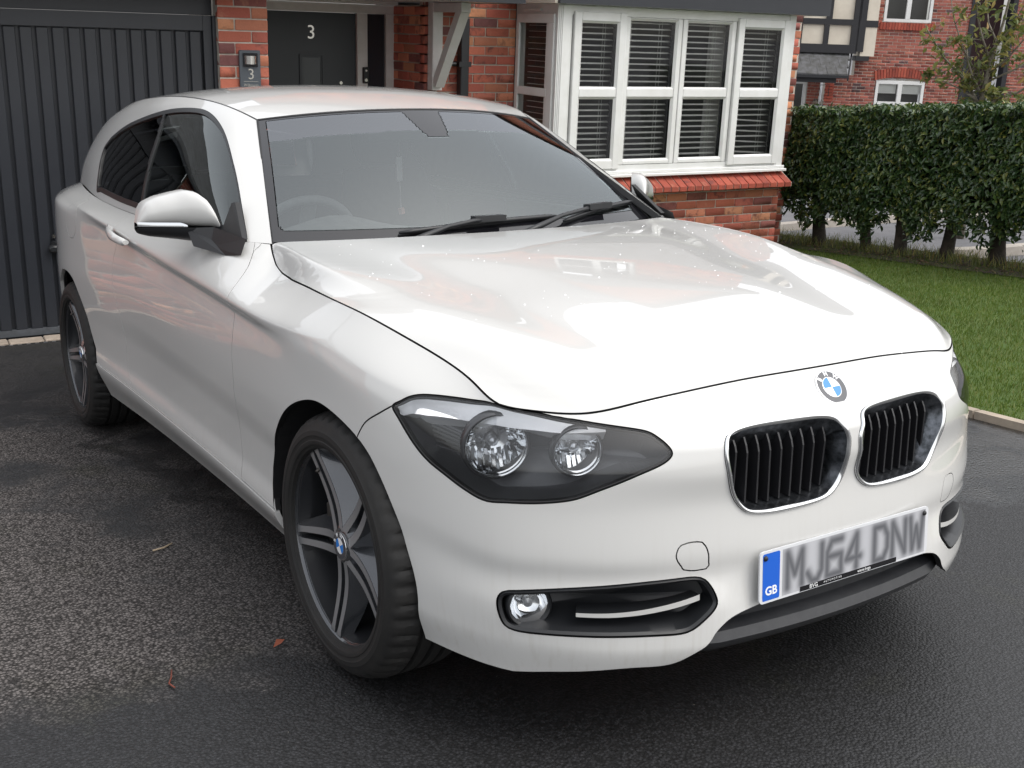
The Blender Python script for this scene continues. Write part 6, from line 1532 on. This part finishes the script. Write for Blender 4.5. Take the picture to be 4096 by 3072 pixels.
# ---- wipers and cowl
b = MB(); V = []; K = 30
for i in range(K + 1):
    y = -.66 + 1.32 * i / K; t2 = (y / .69) ** 2
    V += [(-.578 - .125 * t2, y, .930), (-.60 - .115*t2, y, .921), (-.655 - .10 * t2, y, .934 + .010 * t2)]
b.add(V, [(3*i+q, 3*i+q+1, 3*i+q+4, 3*i+q+3) for i in range(K) for q in (0, 1)]); b.build('scuttle_panel', M['black_trim'], car, True)
def onw(q, s_, off=0.0):
    p = WIN.ev(np.array([s_]), np.array([abs(q)]))[0]; n = WIN.nrm(np.array([s_]), np.array([abs(q)]))[0]; sg = 1 if q >= 0 else -1
    return Vector((p * [1, sg, 1]) + n * [1, sg, 1] * off)
def wiper(q0, q1, piv, qa, s0, s1):
    m = MB(); pts = [onw(q0 + (q1-q0)*t, s0 + (s1 - s0)*t + .016*math.sin(math.pi*t), .012) for t in np.linspace(0, 1, 14)]
    m.tube(pts, [.004] + [.008]*12 + [.004], 6); m.tube([p - Vector((.006, 0, .008)) for p in pts], .004, 4)
    w = m.build('wiper', M['black_trim'], car, True)
    a = MB(); t = .42; c = onw(qa, s0 + (s1 - s0) * (qa - q0)/(q1 - q0) + .02, .026)
    P_ = Vector(piv); md = P_ + (c - P_) * .5 + Vector((0, 0, .012))
    a.tube([P_, P_ + (c-P_)*.25 + Vector((0,0,.006)), md, P_ + (c-P_)*.8 + Vector((0,0,.006)), c], [.011, .010, .007, .007, .009], 8); a.build('wiper_arm', M['black_trim'], w, True)
    k = MB(); d = (onw(qa + .05, s0, .026) - onw(qa - .05, s0, .026)).normalized(); k.bar(c - d*.055, c + d*.055, .030, .018); k.build('wiper_joint', M['black_trim'], w)
    h = MB(); h.tube([P_ - Vector((0,0,.01)), P_ + Vector((0,0,.012))], .015, 10); h.build('wiper_pivot', M['black_trim'], w, True)
wiper(-.46, .38, (-.598, -.335, .934), -.02, .035, .085)
wiper(.40, .97, (-.603, .06, .936), .66, .045, .13)
# ---- interior
m = MB(); V = []; K = 24
for i in range(K + 1):
    y = -.66 + 1.32 * i / K; hump = .055 * math.exp(-((y + .37) / .17) ** 2)
    V += [(-.66, y, .90), (-.80, y, .925), (-1.02, y, .935 + hump), (-1.13, y, .90 + hump * .8), (-1.18, y, .78), (-1.14, y, .45)]
m.add(V, [(6*i+q, 6*i+q+1, 6*i+q+7, 6*i+q+6) for i in range(K) for q in range(5)]); m.build('dashboard', M['dash'], car, True, 40)
m = MB(); c = Vector((-1.30, -.37, .865)); ax = Vector((-.88, 0, .47)); X = Vector((0, 1, 0)); Y = ax.cross(X)
m.tube([c + (X*math.cos(a) + Y*math.sin(a)) * .183 for a in np.linspace(0, 2*math.pi, 40, endpoint=False)], .0165, 10, True)
for a in (R_(0), R_(180), R_(270)): m.bar(c, c + (X*math.cos(a) + Y*math.sin(a)) * .18, .045, .02, ax)
m.build('steering_wheel', M['dash'], car, True, 50)
for sd in (-1, 1):
    st = empty('front_seat', (0, 0, 0), parent=car)
    m = MB(); m.box((-2.02, sd*.37-.26, .32), (-1.45, sd*.37+.26, .50), .05); m.build('seat_cushion', M['seat'], st, True, 40)
    m = MB(); K = 12; V = []
    for i in range(K + 1):
        f = i / K; x = -1.98 - .19 * f; z = .46 + .62 * f; w_ = .255 * (1 - .28 * f ** 2.5)
        for a in range(16):
            an = 2 * math.pi * a / 16; cx_, sy_ = math.cos(an), math.sin(an)
            V.append((x + .065 * np.sign(cx_) * abs(cx_) ** .6, sd*.37 + w_ * np.sign(sy_) * abs(sy_) ** .6, z))
    m.add(V, [(i*16+a, i*16+(a+1) % 16, (i+1)*16+(a+1) % 16, (i+1)*16+a) for i in range(K) for a in range(16)] + [tuple(K*16+a for a in range(16))[::-1]]); m.build('seat_back', M['seat'], st, True, 50)
    m = MB(); V = []
    for i in range(9):
        f = i / 8; z = 1.095 + .20 * f; w_ = .135 * (math.sin(math.pi * (.12 + .76 * f)) ** .35); d_ = .05 * (math.sin(math.pi * (.1 + .8 * f)) ** .5)
        for a in range(14):
            an = 2 * math.pi * a / 14; V.append((-2.19 - .03 * f + d_ * math.cos(an), sd*.37 + w_ * math.sin(an), z))
    m.add(V, [(i*14+a, i*14+(a+1) % 14, (i+1)*14+(a+1) % 14, (i+1)*14+a) for i in range(8) for a in range(14)] + [tuple(range(14)), tuple(8*14+a for a in range(14))[::-1]])
    m.tube([(-2.19, sd*.37-.07, 1.05), (-2.19, sd*.37-.07, 1.12)], .007, 6); m.tube([(-2.19, sd*.37+.07, 1.05), (-2.19, sd*.37+.07, 1.12)], .007, 6); m.build('headrest', M['seat'], st, True, 60)
m = MB(); m.box((-3.05, -.62, .30), (-2.55, .62, .62), .06); m.box((-3.12, -.62, .55), (-2.98, .62, 1.02), .05); m.build('rear_seat', M['seat'], car, True, 40)
m = MB(); m.box((-3.3, -.72, .22), (-.75, .72, .30)); m.box((-1.2, -.11, .3), (-.95, .11, .78), .03); m.box((-1.9, -.10, .3), (-1.1, .10, .55), .03); m.build('cabin_floor', M['dash'], car)
for sd in (-1, 1):
    m = MB(); V = []
    for x in np.linspace(-.80, -3.2, 14):
        yb = np.interp(-x, [.8, 1.2, 2.4, 2.9, 3.2], [.735, .755, .74, .70, .66]); zb = np.interp(-x, [.8, 2.0, 2.7, 3.2], [.935, .95, .99, 1.0])
        V += [(x, sd*yb, zb), (x, sd*(yb-.05), zb-.03), (x, sd*(yb-.07), .3)]
    m.add(V, [(3*i+q, 3*i+q+1, 3*i+q+4, 3*i+q+3) for i in range(13) for q in (0, 1)]); m.build('door_card', M['dash'], car)
V = []; 
for x in np.linspace(-1.27, -3.3, 16):
    zc = np.interp(-x, -ROOFC[:, 0], ROOFC[:, 2]) - .035; zr = np.interp(-x, -RAIL[:, 0], RAIL[:, 2]) - .03; yr = np.interp(-x, -RAIL[:, 0], RAIL[:, 1]) - .01
    V += [(x, -yr, zr), (x, -yr*.6, zc - .01), (x, 0, zc), (x, yr*.6, zc - .01), (x, yr, zr)]
m = MB(); m.add(V, [(5*i+q, 5*i+q+1, 5*i+q+6, 5*i+q+5) for i in range(15) for q in range(4)]); m.build('headlining', M['lining'] if 'lining' in M else M.setdefault('lining', simple('headlining', (.30, .30, .29), .9)), car, True)
m = MB(); m.box((-1.335, -.12, 1.205), (-1.315, .12, 1.268), .008); m.tube([(-1.325, 0, 1.25), (-1.26, 0, 1.30)], .010, 8); m.build('rear_view_mirror', M['gloss_black'], car, True, 40)
m = MB(); m.box((-1.05, .05, .93), (-1.02, .27, 1.01), .006); m.build('dash_screen', M['gloss_black'], car)
tg = empty('hanging_ornament', (0, 0, 0), parent=car)
m = MB(); m.tube([(-1.33, .02, 1.205), (-1.332, .018, 1.155)], .0012, 4); m.box((-1.336, .008, 1.07), (-1.330, .030, 1.155)); m.tube([(-1.333, .02, 1.07), (-1.333, .022, .975)], .0012, 4); m.build('ornament', M['white'], tg)
m = MB(); m.tube([(-1.333, .022, .975), (-1.333, .026, .955)], .012, 6); m.build('tassel', simple('tassel', (.55, .30, .25), .8), tg)
# ---- water drops on the bonnet
rnd = random.Random(4); dm = MB()
for k in range(150):
    q_ = rnd.random() ** .8 * 3.0; t_ = rnd.uniform(.06, .75) if rnd.random() < .8 else rnd.random()
    p = BON.ev(np.array([t_]), np.array([q_]))[0]; sg = rnd.choice((-1, 1, 1)); r = rnd.uniform(.0008, .0021) * (1.6 if rnd.random() < .12 else 1)
    p = p * [1, sg, 1]; nn = 8; V = [(p[0], p[1], p[2] + r*.75)]
    for ring, (rr, hh) in enumerate(((.6, .55), (1.0, -.1))):
        for a in range(nn): an = 2*math.pi*a/nn; V.append((p[0] + r*rr*math.cos(an), p[1] + r*rr*math.sin(an), p[2] + r*hh))
    dm.add(V, [(0, 1+a, 1+(a+1) % nn) for a in range(nn)] + [(1+a, 9+a, 9+(a+1) % nn, 1+(a+1) % nn) for a in range(nn)])
dr_ = dm.build('water_drops', simple('water_drop', (.9, .91, .92), .05, 0, 1), bonnet, True); dr_['kind'] = 'stuff'
